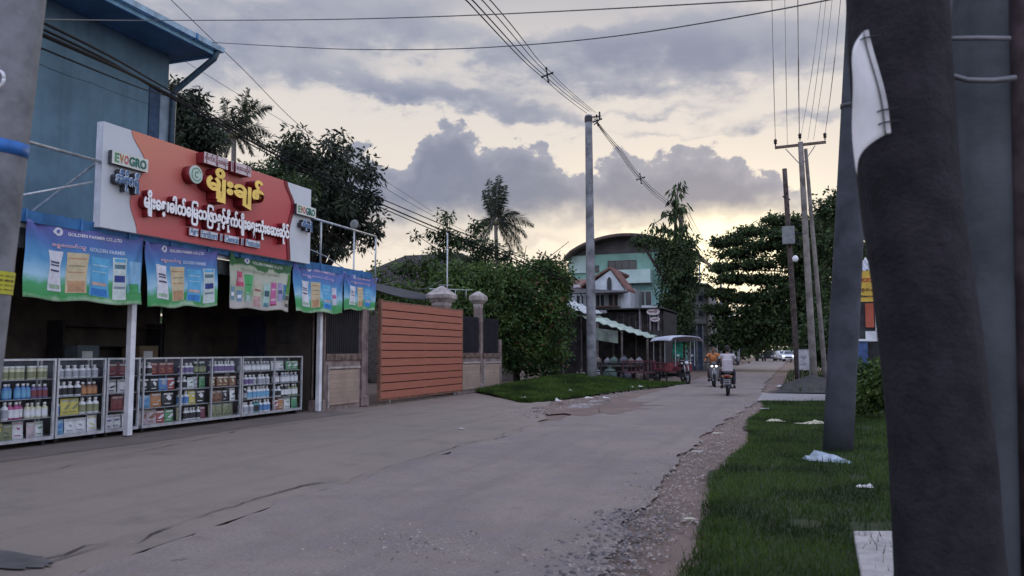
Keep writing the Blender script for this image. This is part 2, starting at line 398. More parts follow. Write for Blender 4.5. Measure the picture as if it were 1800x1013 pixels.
struct(MB().grid(lambda u, v: (-700+1400*u, -300+1600*v, -.03), 40, 40).build('ground', M_dirt))
strip('road', lambda y: -4.95-.012*max(0, y-30)+(.35*math.exp(-((y-3)/3)**2)), lambda y: -1.42+.10*math.exp(-((y-4)/3)**2)-.22*math.exp(-((y-13)/5)**2)+.30*math.exp(-((y-27)/6)**2), -8, 330, 0, M_road, .14, .11)
strip('concrete_apron', lambda y: -11.0, lambda y: -4.93-.02*y*(y > 16)-.35*math.exp(-((y-3)/3)**2)*-1, -8, 17.2, -.006, M_conc, .3, .03)
strip('gate_driveway', lambda y: -11.1, lambda y: -5.35-max(0, (y-17.2))*.28, 17.15, 27.4, -.009, M_conc, .25, .03)
strip('shop_floor', lambda y: -15.2, lambda y: -10.15-.06*math.sin(y), -8, 17.35, -.001, M_step, .3, .03)

def mound(x, y):   # left grass bank
    return .42*math.exp(-((x+9.0)/1.9)**2-((y-32.5)/5.5)**2)
def lb(y): return max(-11.3, -11.3)
def rb(y):
    if y < 22.6: return -7.3
    return -7.2+(y-22.1)*.165
strip('grass_bank', lambda y: -11.0 if y > 26.9 else -7.6-(y-22.1)*.72, rb, 22.1, 37.5, .012, M_turf, .15, .08, mound)
vr = lambda x, y: .03+.05*math.exp(-((x-1.5)/1.2)**2)
strip('grass_verge', lambda y: -.80-.09*math.sin(y*.8)-.006*y, lambda y: 5.5, -3, 24.9, 0, M_turf, .15, .10, vr)
strip('side_path', lambda y: -1.2, lambda y: 7, 25.1, 29.6, .008, M_path, .12, .03)
strip('dark_soil', lambda y: -.95+.10*(y-30), lambda y: 9, 29.7, 75, .02, M_dark, .25, .22, lambda x, y: .55*math.exp(-((x-.6)/1.0)**2-((y-33.5)/2.2)**2))

# long crack between road and apron, broken asphalt edges, damp patch
M_crack = mat('crack_dirt', (.07, .055, .052), .95, .3, 9)
def crack(pts, wd, z=.006):
    wd *= .45
    mb = MB(); v = []
    out = []
    for a, b in zip(pts, pts[1:]):
        k = max(2, int((Vector(b)-Vector(a)).length/.10))
        for i in range(k): out.append(Vector(a).lerp(Vector(b), i/k))
    for i, p in enumerate(out):
        q = out[min(i+1, len(out)-1)]-out[max(i-1, 0)]; n = Vector((-q.y, q.x, 0)).normalized()
        j = .035*noise1(i*.45)+.02*noise1(i*1.7); ww = wd*max(.12, .6+.9*noise1(i*.31+5))
        v += [tuple(p+n*(j-ww)+Vector((0, 0, z))), tuple(p+n*(j+ww)+Vector((0, 0, z)))]
    mb.add(v, [(2*i, 2*i+1, 2*i+3, 2*i+2) for i in range(len(out)-1)])
    return struct(mb.build('pavement_crack', M_crack))
px = lambda l: [gz(*p) for p in l]
crack(px([(40, 1000), (120, 978), (180, 962), (245, 955), (262, 940), (330, 915), (360, 905), (440, 880), (530, 855), (610, 843)]), .030)
crack(px([(60, 985), (110, 975), (150, 960), (185, 957), (200, 950)]), .05)
crack(px([(610, 843), (700, 815), (770, 795), (830, 778), (870, 768), (930, 748)]), .014)
crack(px([(0, 840), (80, 830), (160, 808), (240, 795), (330, 778), (430, 755), (560, 740), (690, 726)]), .02)
crack(px([(300, 985), (320, 983), (340, 981)]), .02)
crack(px([(600, 735), (700, 722), (705, 718)]), .012)
crack(px([(810, 738), (880, 740), (940, 745)]), .02)
crack(px([(1145, 808), (1160, 812), (1180, 819)]), .010)
crack(px([(950, 858), (965, 854), (985, 851)]), .006)
M_wet = mat('damp_ground', (.095, .085, .08), .5, .3, 5, spec=.5)
def patch(name, cx, cy, rx, ry, z, m, seed=0, n=48, jag=.35):
    v = [(cx, cy, z)]+[(cx+rx*math.cos(2*PI*i/n)*(1+jag*noise1(i*.7+seed)), cy+ry*math.sin(2*PI*i/n)*(1+jag*noise1(i*.7+seed+.3)), z) for i in range(n)]
    return struct(MB().add(v, [(0, 1+i, 1+(i+1) % n) for i in range(n)]).build(name, m))
p = gz(0, 985); patch('damp_patch', p.x-.25, p.y, .75, .20, .008, M_wet, 3, 48, .14)
p = gz(1050, 715); patch('dirt_patch', p.x, p.y, 1.4, 2.6, .0045, M_dirt, 19)

# rubble: small stones at the road edge, dark asphalt crumbs
def pebbles(name, n, fn, rmin, rmax, m):
    V = []
    base = np.array([[1, 0, 0], [0, 1, 0], [-1, 0, 0], [0, -1, 0], [0, 0, .8]], float)
    tri = [(0, 1, 4), (1, 2, 4), (2, 3, 4), (3, 0, 4)]
    for i in range(n):
        x, y, z = fn(); r = random.uniform(rmin, rmax)*random.uniform(.6, 1)
        k = base*np.array([r*random.uniform(.6, 1.4), r*random.uniform(.6, 1.4), r*.7])
        k += RNG.uniform(-.25, .25, k.shape)*r; a = random.uniform(0, 6.3)
        R2 = np.array([[math.cos(a), math.sin(a), 0], [-math.sin(a), math.cos(a), 0], [0, 0, 1]])
        k = k@R2+np.array([x, y, z])
        for t in tri: V += [k[t[0]], k[t[1]], k[t[2]]]
    return tag(mesh_np(name, np.array(V), 3, m), kind='stuff')
pebbles('road_edge_gravel', 5200, lambda: (random.gauss(-1.28, .24), 3.6+22*random.random()**1.6, 0), .006, .026, mat('gravel_stone', (.17, .14, .125), .95, .5, 3, isl=True))
pebbles('asphalt_crumbs', 650, lambda: (random.gauss(-1.40, .20), random.uniform(4.5, 7.6), .0), .008, .035, mat('asphalt_crumb', (.085, .075, .075), .95, .5, 3, isl=True))
pebbles('road_clods', 420, lambda: (random.gauss(-2.75, .40), random.gauss(5.75, .28), .0), .005, .024, mat('gravel_stone', (.2, .17, .15)))
pebbles('road_grit', 1500, lambda: (random.uniform(-5.6, -1.2), 4+24*random.random()**1.5, .0), .003, .010, mat('gravel_stone', (.2, .17, .15)))
pebbles('bank_rubble', 900, lambda: (-5.5-abs(random.gauss(0, .5))-.0, random.uniform(17, 33), .0), .01, .05, mat('gravel_stone', (.2, .17, .15)))

# ------------------------------------------------------------------ grass
def grass(name, n, xy, hz, hmin, hmax, wd, m, lean=.6):
    x, y = xy(n); k = len(x)
    z = np.array([hz(a, b) for a, b in zip(x, y)])
    h = RNG.uniform(hmin, hmax, k); a = RNG.uniform(0, 2*np.pi, k); l = RNG.uniform(0, lean, k)*h; b = RNG.uniform(0, 2*np.pi, k)
    ww = wd*RNG.uniform(.6, 1.4, k)
    V = np.zeros((k, 3, 3))
    V[:, 0] = np.c_[x-ww*np.cos(a), y-ww*np.sin(a), z-.01]; V[:, 1] = np.c_[x+ww*np.cos(a), y+ww*np.sin(a), z-.01]
    V[:, 2] = np.c_[x+l*np.cos(b), y+l*np.sin(b), z+h]
    return tag(mesh_np(name, V.reshape(-1, 3), 3, m), kind='stuff')
M_grass = leafmat('grass_blade', (.026, .058, .008), (.074, .125, .020), .7)
M_grass2 = leafmat('grass_blade_dark', (.018, .044, .008), (.05, .09, .018), .7)
def xyr(n):
    y = 3.4+21.3*RNG.random(n)**1.25; x = -.80-.09*np.sin(y*.8)-.006*y+RNG.normal(0, .035, n)+RNG.random(n)**1.15*(1.8+.12*y)
    pt = np.array([noise2(a*1.7, b*1.1) for a, b in zip(x, y)]); keep = (pt > -.80) & ~((x > .36) & (x < .9) & (y > 5.2) & (y < 7.45))
    return x[keep], y[keep]
grass('verge_grass', 120000, xyr, vr, .02, .062, .0045, M_grass, .9)
grass('verge_grass_tufts', 9000, lambda n: (lambda x, y: (x, y))(*(lambda y: (RNG.uniform(-.7, 3.6, n), y))(RNG.uniform(4, 24.6, n))), vr, .05, .14, .006, M_grass2, .8)
def xyl(n):
    y = RNG.uniform(22.1, 37.4, n); R_ = np.array([rb(b) for b in y]); L_ = np.where(y > 26.9, -11.0, -7.6-(y-22.1)*.72)
    x = L_+(R_-L_)*RNG.random(n); return x, y
grass('bank_grass', 60000, xyl, mound, .05, .16, .012, M_grass, .8)
grass('dark_soil_weeds', 5000, lambda n: (RNG.uniform(-.6, 5, n), RNG.uniform(30, 60, n)), lambda x, y: .02, .05, .3, .015, M_grass2)

# ------------------------------------------------------------------ foliage generators
def leaves(name, C, per, spread, L, Wd, m, parent, droop=.5, outc=None):
    """C: (k,3) cluster centres; 'per' leaves each, rhombus shaped, hanging outwards"""
    C = np.asarray(C, float); k = len(C)*per
    c = np.repeat(C, per, 0); dirv = RNG.normal(size=(k, 3)); dirv /= np.linalg.norm(dirv, axis=1)[:, None]
    p = c+dirv*(spread*RNG.random(k)**.6)[:, None]
    ax_ = dirv+RNG.normal(0, .45, (k, 3)); ax_[:, 2] -= droop; ax_ /= np.linalg.norm(ax_, axis=1)[:, None]
    sd_ = np.cross(ax_, RNG.normal(size=(k, 3))); sd_ /= (np.linalg.norm(sd_, axis=1)[:, None]+1e-6)
    l = (L*RNG.uniform(.6, 1.25, k))[:, None]; w_ = (Wd*RNG.uniform(.6, 1.2, k))[:, None]
    V = np.stack([p, p+ax_*l*.45+sd_*w_, p+ax_*l, p+ax_*l*.45-sd_*w_], 1).reshape(-1, 3)
    return mesh_np(name, V, 4, m, parent)
def fill(ells, n, shell=.35, seed=0, gap=.0):
    """cluster centres through a union of ellipsoids (cx,cy,cz,rx,ry,rz), denser near the skin"""
    r = np.random.default_rng(seed); vol = np.array([e[3]*e[4]*e[5] for e in ells])**.75; vol = vol/vol.sum(); out = []
    for e, q in zip(ells, vol):
        k = max(3, int(n*q)); d_ = r.normal(size=(k, 3)); d_ /= np.linalg.norm(d_, axis=1)[:, None]
        rad = (shell+(1-shell)*r.random(k)**.7)*(1+.20*r.normal(size=k))
        out.append(np.array(e[:3])+d_*rad[:, None]*np.array(e[3:]))
    o = np.concatenate(out)
    if gap:
        keep = [noise2(p[0]*1.1+seed+4, p[2]*1.15+p[1]*.7) > -1+gap for p in o]; o = o[np.array(keep)]
    return o
M_bark = mat('bark', (.09, .07, .06), .95, .5, 9, .8)
M_barkd = mat('dark_bark', (.045, .036, .034), .95, .5, 9, .9)
M_leafA = leafmat('mango_leaf', (.014, .021, .014), (.038, .052, .026))
M_leafB = leafmat('hedge_leaf', (.024, .058, .016), (.085, .150, .034), extra=(.16, .055, .035))
M_leafC = leafmat('light_leaf', (.028, .058, .014), (.090, .145, .034))
M_leafD = leafmat('dark_leaf', (.020, .040, .016), (.066, .105, .034))
def limbs(mb, base, tips, r0, mid=None):
    base = Vector(base)
    for t in tips:
        t = Vector(t); m_ = base.lerp(t, .5)+Vector((random.uniform(-.3, .3), random.uniform(-.3, .3), .25*(t-base).length*.4)); mb.tube([base, m_, t], [r0, r0*.6, r0*.18], 7)
def tree(name, label, cat, base, trunk_h, r0, ells, n, per, spread, L, Wd, m, seed, droop=.5, gap=0., group='trees', bark=None, shell=.35, layers=None):
    t = thing(name, label, cat, base, 0, group); b = Vector(base)
    E_ = [(e[0]-b.x, e[1]-b.y, e[2]-b.z, *e[3:]) for e in ells]
    mb = MB(); top = Vector((random.uniform(-.2, .2), 0, trunk_h))
    mb.tube([(0, 0, -.1), (random.uniform(-.1, .1), random.uniform(-.1, .1), trunk_h*.5), top], [r0*1.25, r0, r0*.85], 10, wob=.06)
    limbs(mb, top*.92, [(e[0], e[1], e[2]) for e in E_], r0*.6)
    C = fill(E_, n, shell, seed, gap)
    for q in C[::max(1, len(C)//60)]:
        j = min(E_, key=lambda e: (e[0]-q[0])**2+(e[1]-q[1])**2+(e[2]-q[2])**2); mb.tube([(j[0], j[1], j[2]-j[5]*.2), tuple(q)], [r0*.14, r0*.05], 4)
    mb.build('trunk', bark or M_barkd, t, True)
    leaves('crown', C, per, spread, L, Wd, m, t, droop)
    if layers:
        E2 = [(e[0]-b.x, e[1]-b.y, e[2]-b.z, *e[3:]) for e in layers]; leaves('bough_foliage', fill(E2, 2600, .1, seed+1), 9, .26, .24, .08, m, t, .05)
        mb = MB()
        for e in E2: mb.tube([(1.2, 0, e[2]-1.2), (e[0]*.5+.4, e[1]*.5, e[2]-.35), (e[0]-e[3]*.8, e[1], e[2])], [.10, .06, .02], 5)
        mb.build('boughs', bark or M_barkd, t, True)
    return t
def P3(u, v, Y): return tuple(gy(u, v, Y))
def el_px(u, v, Y, ru, rv, ry=None):
    """an ellipsoid at that spot and distance, radii given as seen sizes turned into metres"""
    c = gy(u, v, Y); s_ = (-c.x*math.sin(YAW)+c.y*math.cos(YAW))/F
    return (c.x, c.y, c.z, ru*s_, ry or (ru+rv)/2*s_, rv*s_)

# mango tree, very leafy, behind the shop sign
tree('mango_tree', 'big dark mango tree rising behind the right end of the red shop sign', 'tree', (gy(560, 400, 33).x, 33, 0), 5.0, .32,
     [el_px(*a) for a in [(510, 262, 33, 42, 34), (545, 300, 33, 60, 45), (585, 275, 34, 55, 42), (625, 310, 33, 48, 45), (600, 350, 33, 70, 50), (560, 390, 33, 70, 60), (640, 380, 33.5, 38, 55), (495, 300, 32, 30, 30), (610, 420, 33, 60, 40)]],
     330, 50, .46, .34, .06, M_leafA, 11, .9, .70)
tree('mango_tree', 'dark mango tree between the blue building and the dishevelled palm', 'tree', (gy(330, 300, 25).x, 25, 0), 5.5, .28,
     [el_px(*a) for a in [(318, 205, 25, 34, 50), (350, 225, 25, 30, 34), (330, 260, 25, 45, 30), (302, 175, 25, 20, 28), (340, 178, 25.5, 18, 16), (378, 245, 25, 14, 16)]],
     150, 46, .42, .27, .05, M_leafA, 21, .9, .70)
tree('mango_tree', 'low leafy tree top showing over the middle of the red sign', 'tree', (gy(480, 330, 29).x, 29, 0), 4.6, .2,
     [el_px(*a) for a in [(450, 298, 29, 28, 12), (485, 308, 29, 32, 16), (520, 330, 29, 30, 22)]], 110, 22, .36, .26, .045, M_leafD, 5, .5, .2)

# palms
M_frond = leafmat('palm_frond', (.016, .024, .016), (.045, .055, .03))
M_palmb = mat('palm_bark', (.13, .115, .10), .95, .35, 14, .6)
def palm(label, cpos, base, fronds, seed, lw=.05):
    """fronds: (heading, rise, length, droop)"""
    rnd = random.Random(seed); t = thing('palm_tree', label, 'palm tree', base, 0, 'coconut palms'); c = Vector(cpos)-Vector(base)
    mb = MB(); mb.tube([(0, 0, 0), (c.x*.3+.15, 0, c.z*.35), (c.x*.75, 0, c.z*.75), c], [.24, .17, .15, .14], 10, wob=.04); mb.build('trunk', M_palmb, t, True)
    for (a, up, ln, dr) in fronds:
        V = []; a += rnd.uniform(-.12, .12); ln *= 1.15
        d_ = Vector((math.cos(a)*math.cos(up), math.sin(a)*math.cos(up), math.sin(up))); p = c+d_*.1; pts = [p.copy()]; k = 16
        for j in range(k):
            d_.z -= dr*(.6+1.1*j/k)*.1; d_.normalize(); p = p+d_*ln/k; pts.append(p.copy())
        fr = MB().tube(pts, [.035*(1-.8*j/k) for j in range(k+1)], 4).build('frond', M_palmb, t)
        for j in range(2, k+1):
            ax_ = (pts[j]-pts[j-1]).normalized(); s_ = ax_.cross(Vector((.3, 1, .2))); s_.normalize(); ll = .26*ln*math.sin(PI*min(.93, (j+1.8)/(k+3)))+.1
            for sg in (-1, 1):
                for q in range(4):
                    o_ = pts[j-1].lerp(pts[j], q/4); dd = (s_*sg*.62+ax_*.6+Vector((0, rnd.uniform(-.5, .5), -.35-rnd.random()*.5))).normalized(); w_ = ax_*lw
                    l2 = ll*rnd.uniform(.7, 1.1); e = o_+dd*l2; V += [o_-w_*.6, o_+dd*l2*.5-w_*.5+ax_*.01, e, o_+dd*l2*.4+w_]
        mesh_np('leaflets', np.array([tuple(v) for v in V]), 4, M_frond, fr)
    cn = MB()
    for i in range(5): cn.ell((c.x+.2*math.cos(i*1.3), c.y+.2*math.sin(i*1.3), c.z-.25), (.12, .12, .15), 8, 6)
    cn.build('coconuts', mat('coconut', (.10, .09, .04)), t, True); return t
palm('coconut palm with upright ragged fronds behind the red shop sign', gy(411, 232, 38), (gy(413, 222, 38).x+.3, 38, 0),
     [(.2, 1.35, 2.3, .5), (PI, 1.25, 1.9, .2), (.1, .95, 2.6, .8), (0, .45, 2.5, .9), (.2, .15, 2.2, 1.0), (PI, .55, 1.7, 1.6), (PI, .1, 1.6, 1.8), (PI-.3, 1.0, 1.9, .9), (.5, -.3, 1.5, 1.2), (PI, -.6, 1.5, 1.0), (1.3, .8, 1.6, 1.5), (-1.4, .9, 1.6, 1.6), (0, -.9, 1.2, .5), (PI, -1.1, 1.3, .3), (.1, 1.15, 2.0, .6)], 4, .062)
palm('coconut palm leaning over the small trees right of the gate', gy(871, 388, 60), (gy(880, 480, 60).x, 60, 0),
     [(0, 1.5, 3.2, .15), (PI, 1.42, 3.0, .2), (.3, 1.35, 2.6, .25), (PI, 1.25, 2.4, .3), (1.5, 1.5, 2.9, .2), (0, .75, 2.0, .8), (0, .40, 3.0, .8), (.2, .15, 2.7, 1.0), (0, -.1, 2.6, 1.1), (.1, -.55, 3.2, .7), (.3, -.9, 2.6, .4), (PI, .15, 2.0, 1.0), (PI, -.3, 2.3, 1.0), (PI-.2, -.7, 2.6, .7), (PI, .6, 1.4, 1.2), (1.4, .3, 2, 1.2), (-1.4, .4, 2, 1.2)], 10, .06)

# trees, hedge and thicket behind the boundary fence
bx = [el_px(*a) for a in [(715, 478, 30, 55, 22), (690, 510, 30, 60, 36), (790, 492, 31, 70, 30), (850, 498, 32, 55, 36), (760, 530, 29, 80, 36), (840, 560, 31, 60, 50)]]
tree('garden_tree', 'broad dark thicket of small trees rising above the orange gate', 'tree', (-14.5, 30.5, 0), 2.6, .16, bx, 900, 20, .34, .22, .05, M_leafC, 31, .3, .45)
tree('garden_tree', 'slim leafy sapling with tufts standing up against the sky over the right gate pillar', 'tree', (gy(790, 430, 33).x, 33, 0), 5.2, .08,
     [el_px(*a) for a in [(787, 382, 33, 14, 10), (778, 412, 33, 22, 12), (798, 425, 33, 22, 14), (785, 445, 33, 30, 12)]], 75, 14, .28, .24, .05, M_leafD, 41, .8, .1, shell=.2)
tree('garden_tree', 'thin airy tree beside the leaning palm trunk', 'tree', (gy(845, 430, 36).x, 36, 0), 4.6, .09,
     [el_px(*a) for a in [(840, 398, 36, 18, 10), (828, 425, 36, 26, 14), (855, 440, 36, 28, 14), (840, 455, 36, 34, 14), (885, 452, 36, 22, 12), (735, 415, 35, 12, 6)]], 120, 13, .3, .24, .05, M_leafD, 43, .7, .1, shell=.2)
hd = [el_px(*a) for a in [(905, 490, 34, 38, 26), (955, 482, 34, 36, 26), (980, 505, 34, 24, 36), (920, 530, 33, 60, 50), (970, 560, 33.5, 34, 60), (900, 590, 32.5, 42, 60), (950, 620, 33, 44, 50), (890, 640, 32, 25, 40), (930, 463, 34, 10, 8), (955, 458, 34, 9, 7), (985, 466, 34, 12, 10), (888, 482, 34, 12, 9), (1000, 490, 33.5, 8, 16)]]
tree('bougainvillea_bush', 'huge dark bougainvillea with reddish tips sprawling beyond the boundary fence', 'bush', (-11.6, 33.2, 0), 1.6, .14, hd, 1500, 22, .36, .17, .05, M_leafB, 51, .3, .35, group='bushes', shell=.25)
sp = MB()
for a, b in [((930, 480), (1000, 350+75)), ((918, 478), (925, 432)), ((945, 470), (960, 440)), ((970, 470), (985, 440))]:
    sp.tube([gy(*a, 34), gy(*b, 34.1)], [.03, .012], 5)
tag(sp.build('bare_stick', M_bark), 'bare bamboo canes poking up out of the reddish bougainvillea', 'cane')
# ------------------------------------------------------------------ agricultural shop
M_blue = mat('blue_grey_wall_paint', (.10, .17, .21), .8, .16, 1.2, .15, streak=.45)
M_soff = mat('soffit_paint', (.10, .16, .21), .7, .2, 1.5)
M_bluem = mat('blue_metal', (.045, .16, .36), .45, .25, 4)
M_bluel = mat('light_blue_metal', (.22, .42, .55), .45, .2, 4)
M_white = mat('white_paint', (.62, .63, .66), .5, .15, 3)
M_pipe = mat('galvanised_pipe', (.42, .45, .47), .4, .25, 9, metal=.5)
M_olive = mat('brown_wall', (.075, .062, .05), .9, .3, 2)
M_black = mat('black_metal', (.02, .02, .024), .6, .3, 5)
M_steel = mat('aluminium', (.52, .54, .58), .35, .15, 8, metal=.6)
XF = -11.1; XW = -14.6
s = thing('blue_building', 'tall plain blue grey building with overhanging metal roof at the left edge', 'building', (XW, 15.4, 0))
def rel(o, x): return x
L_ = lambda x, y, z: (x-XW, y-15.4, z)
mb = MB(); mb.box(-9, 0, -27, 0, 0, 8.85); mb.build('wall', M_blue, s)
MB().box(-.02, .05, -.30, .04, 2.9, 7.95).build('corner_pilaster', mat('pale_corner_paint', (.2, .25, .29), .8, .2, 2), s); MB().box(-.02, .03, -.62, -.301, 2.9, 7.95).build('corner_band', mat('navy_band', (.03, .06, .11), .7), s)
mb = MB(); mb.box(-9.5, 1.15, -28, .36, 8.86, 8.93); r_ = mb.build('soffit', M_soff, s)
mb = MB(); mb.box(1.152, 1.20, -28, .38, 8.80, 9.0); mb.box(-9.5, 1.15, .362, .40, 8.82, 8.98); mb.build('fascia', M_bluel, s)
mb = MB(); mb.prism([(1.3, 8.96), (1.3, 9.02), (-9.5, 11), (-9.5, 10.9)], 28.5, lambda a, b, t: (a, -28.1+t, b)); mb.build('roof', M_bluem, s)
mb = MB()
mb.prism([(1.21, 8.90), (1.34, 8.90), (1.36, 9.02), (1.34, 9.02), (1.325, 8.915), (1.225, 8.915), (1.22, 9.02), (1.205, 9.02)], 28.5, lambda a, b, t: (a, -28.1+t, b))
g_ = mb.build('gutter', mat('pale_gutter', (.30, .44, .54), .4, .25, 3), s)
for k in range(5, 12): MB().box(1.19, 1.375, -27+k*2.4, -26.95+k*2.4, 8.895, 9.03).build('gutter_bracket', M_bluem, g_)
MB().tube([(1.26, .25, 8.9), (1.2, .22, 8.72), (.16, .10, 8.0), (.12, .05, 7.85), (.12, .0, 3.2)], .075, 8).build('downpipe', mat('slate_pipe', (.035, .065, .09), .5), s, True)
MB().box(.001, .05, -6.4, -4.9, .9, 3.0).build('door', mat('dark_grille', (.03, .032, .04), .6), s)
mb = MB()
for k in range(15): mb.box(.052, .07, -6.38, -4.92, .98+k*.135, 1.0+k*.135)
mb.build('window_grille', mat('dull_steel', (.2, .21, .23), .5, metal=.4), s)

# canopy (shop front lean-to) fixed to the building
c = thing('shop_canopy', 'open shop front with blue edged metal canopy on white posts along the forecourt', 'canopy')
MB().prism([(-10.98, 3.44), (-10.98, 3.49), (-14.55, 4.02), (-14.55, 3.97)], 23.2, lambda a, b, t: (a, -4.2+t, b)).build('roof', M_bluem, c)
MB().box(-10.979, -10.94, -4.2, 19.0, 3.36, 3.42).build('eave_trim', M_white, c)
MB().prism([(-10.975, 3.425), (-10.83, 3.43), (-10.80, 3.60), (-10.83, 3.60), (-10.86, 3.46), (-10.975, 3.46)], 23.2, lambda a, b, t: (a, -4.2+t, b)).build('gutter', M_bluem, c)
for k in range(9, 24): MB().box(-10.985, -10.79, -4.1+k*.98, -4.06+k*.98, 3.424, 3.62).build('gutter_bracket', M_bluem, c)
MB().box(-11.06, -11.0, -4.2, 19.0, 3.05, 3.35).build('fascia_beam', mat('dark_beam', (.07, .08, .085), .8), c)
for y in (3.6, 11.03, 16.95): MB().box(XF-.05, XF+.06, y-.055, y+.055, .02, 3.36).build('post', M_white, c, bev=.008)
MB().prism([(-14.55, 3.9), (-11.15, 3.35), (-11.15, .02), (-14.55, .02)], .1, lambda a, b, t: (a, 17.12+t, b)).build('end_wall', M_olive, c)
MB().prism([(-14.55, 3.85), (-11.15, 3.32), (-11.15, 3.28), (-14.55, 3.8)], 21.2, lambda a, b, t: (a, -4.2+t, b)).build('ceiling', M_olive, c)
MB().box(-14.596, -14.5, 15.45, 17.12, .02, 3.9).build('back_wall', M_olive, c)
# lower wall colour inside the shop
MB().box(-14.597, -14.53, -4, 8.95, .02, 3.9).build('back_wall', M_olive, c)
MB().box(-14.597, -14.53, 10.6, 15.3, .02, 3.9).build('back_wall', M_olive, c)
dm = MB(); dm.box(-13.6, -12.8, 17.06, 17.115, .1, 2.4); dm.build('door', mat('navy_door', (.022, .024, .05), .7), c)
MB().box(-12.45, -11.85, 17.05, 17.115, 1.7, 2.3).build('notice_board', mat('board_grey', (.05, .05, .05), .8), c)
sh = thing('wall_shelf', 'dark shelf with stacked goods standing against the brown end wall of the shop', 'shelf', (-14.2, 12.2, .02))
mb = MB()
for k in range(5): mb.box(-.25, .2, 0, 2.6, .3+k*.42, .33+k*.42)
mb.box(-.25, .2, -.04, -.001, 0, 2.1); mb.box(-.25, .2, 2.601, 2.64, 0, 2.1); mb.build('shelf_frame', M_black, sh)

# rail on the canopy roof
r_ = thing('roof_rail', 'white pipe railing running along the canopy roof either side of the sign', 'railing')
for a_, b_2 in ((2, 9.9), (15.8, 19.0)): MB().tube([(-10.72, a_, 4.63), (-10.72, b_2, 4.60)], .028, 8).build('top_rail', M_pipe, r_, True)
MB().tube([(-10.78, 8.0, 3.6), (-10.8, 9.8, 4.25)], .02, 6).build('brace', M_pipe, r_, True)
for y in (16.35, 19.0): MB().tube([(-10.72, y, 3.3 if y > 18 else 3.6), (-10.72, y, 4.6)], .024, 8).build('upright', M_pipe, r_, True)
MB().tube([(-10.9, 15.9, 3.95), (-11.3, 17.5, 3.9), (-11.6, 18.9, 3.72)], .012, 5).build('back_rail', M_pipe, r_, True)

# ------------------------------------------------------------------ sign
XS = -10.70; SY0, SY1 = gx(178, 300, XS).y, gx(545, 400, XS).y; SZ0, SZ1 = 3.52, 5.28
sg = thing('shop_sign', 'long red shop sign with white wavy ends and gold Burmese lettering above the canopy', 'sign', (XS, SY0, SZ0))
SW, SH = SY1-SY0, SZ1-SZ0
def sp_(u, v): p = gx(u, v, XS); return (p.y-SY0, p.z-SZ0)
fs = lambda a, b, t: (t, a, b)
MB().box(-.13, -.004, 0, SW, 0, SH).build('sign_box', M_white, sg)
MB().box(-.002, .012, 0, SW, 0, SH).build('white_panel', mat('sign_white', (.52, .55, .58), .4, .06, 1), sg)
def curve_at(pts, v):
    for (v0, a0), (v1, a1) in zip(pts, pts[1:]):
        if v <= v1: t_ = (v-v0)/(v1-v0); t_ = t_*t_*(3-2*t_); return a0+(a1-a0)*t_
    return pts[-1][1]
def wave(k, v):   # edge of the red field, left (0) or right (1)
    return curve_at([(0, .78), (.30, .60), (.72, .90), (1.0, .58)] if k == 0 else [(0, 5.12), (.35, 5.06), (.72, 5.24), (1.0, 4.95)], v)
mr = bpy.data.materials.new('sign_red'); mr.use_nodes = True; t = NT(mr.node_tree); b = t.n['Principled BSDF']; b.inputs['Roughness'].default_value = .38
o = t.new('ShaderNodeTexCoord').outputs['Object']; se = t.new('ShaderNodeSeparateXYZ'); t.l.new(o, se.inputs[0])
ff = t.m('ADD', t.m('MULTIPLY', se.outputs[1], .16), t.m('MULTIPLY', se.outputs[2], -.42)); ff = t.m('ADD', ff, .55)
t.put(b.inputs['Base Color'], t.ramp(ff, [(0, (.56, .19, .12)), (.45, (.46, .11, .10)), (1, (.40, .035, .05))]))  # printed orange to crimson, with a reflection also put into the colour
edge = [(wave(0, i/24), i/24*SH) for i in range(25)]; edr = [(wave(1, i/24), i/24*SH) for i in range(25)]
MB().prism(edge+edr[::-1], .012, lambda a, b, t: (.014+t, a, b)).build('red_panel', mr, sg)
md = mat('sign_crimson', (.16, .01, .02), .4, .1)
MB().prism([(a-.05, b) for a, b in edr]+[(a+.06, b) for a, b in edr[::-1]], .016, lambda a, b, t: (.0275+t, a, b)).build('crimson_edge', md, sg)
M_lred = mat('letter_side_red', (.19, .014, .02), .5, .2)
M_lgrey = mat('letter_side_grey', (.05, .05, .06), .5, .2)
M_gold = mat('gold_letter', (.78, .56, .14), .3, .12, 4, metal=.25)
M_lwhite = mat('letter_white', (.80, .80, .80), .4, .05, 2)
# heights in metres on the sign
def letters_m(s_, a0, a1, b0, b1, deep, face, side, off=.03, name='lettering'):
    v, f = text_data(s_, .5, off); xs = [p[0] for p in v]; ys = [p[1] for p in v]; x0, x1, y0, y1 = min(xs), max(xs), min(ys), max(ys)
    zz = [p[2] for p in v]; z0, z1 = min(zz), max(zz)
    fn = lambda p, o_, d_: (o_+(p[2]-z0)/(z1-z0)*d_, a0+(p[0]-x0)/(x1-x0)*(a1-a0), b0+(p[1]-y0)/(y1-y0)*(b1-b0))
    o = MB().add([fn(p, .03, deep) for p in v], f).build(name, side, sg)
    MB().add([fn(p, .032+deep, .012) for p in v], f).build('letter_face', face, o); return o
def S2(u, v): return sp_(u, v)
def span(ua, ub, vt, vb):  # sign metres for a word whose left edge is pixel column ua, right ub; vt,vb rows at the left edge
    a0, t0 = S2(ua, vt); _, b0 = S2(ua, vb); a1, _ = S2(ub, vt); return a0, a1, b0, t0
letters_m('မျိုးချစ်', 2.16, 3.90, .83, 1.50, .23, M_gold, M_lred, .045, 'gold_name')
letters_m('မျိုးေစ့၊ဓါတ်ေြမသြဇာနှင့်စိုက်ပျိုးေရးသုံးေဆးဆိုင်', .76, 4.93, .30, .77, .13, M_lwhite, M_lred, .045, 'white_line')
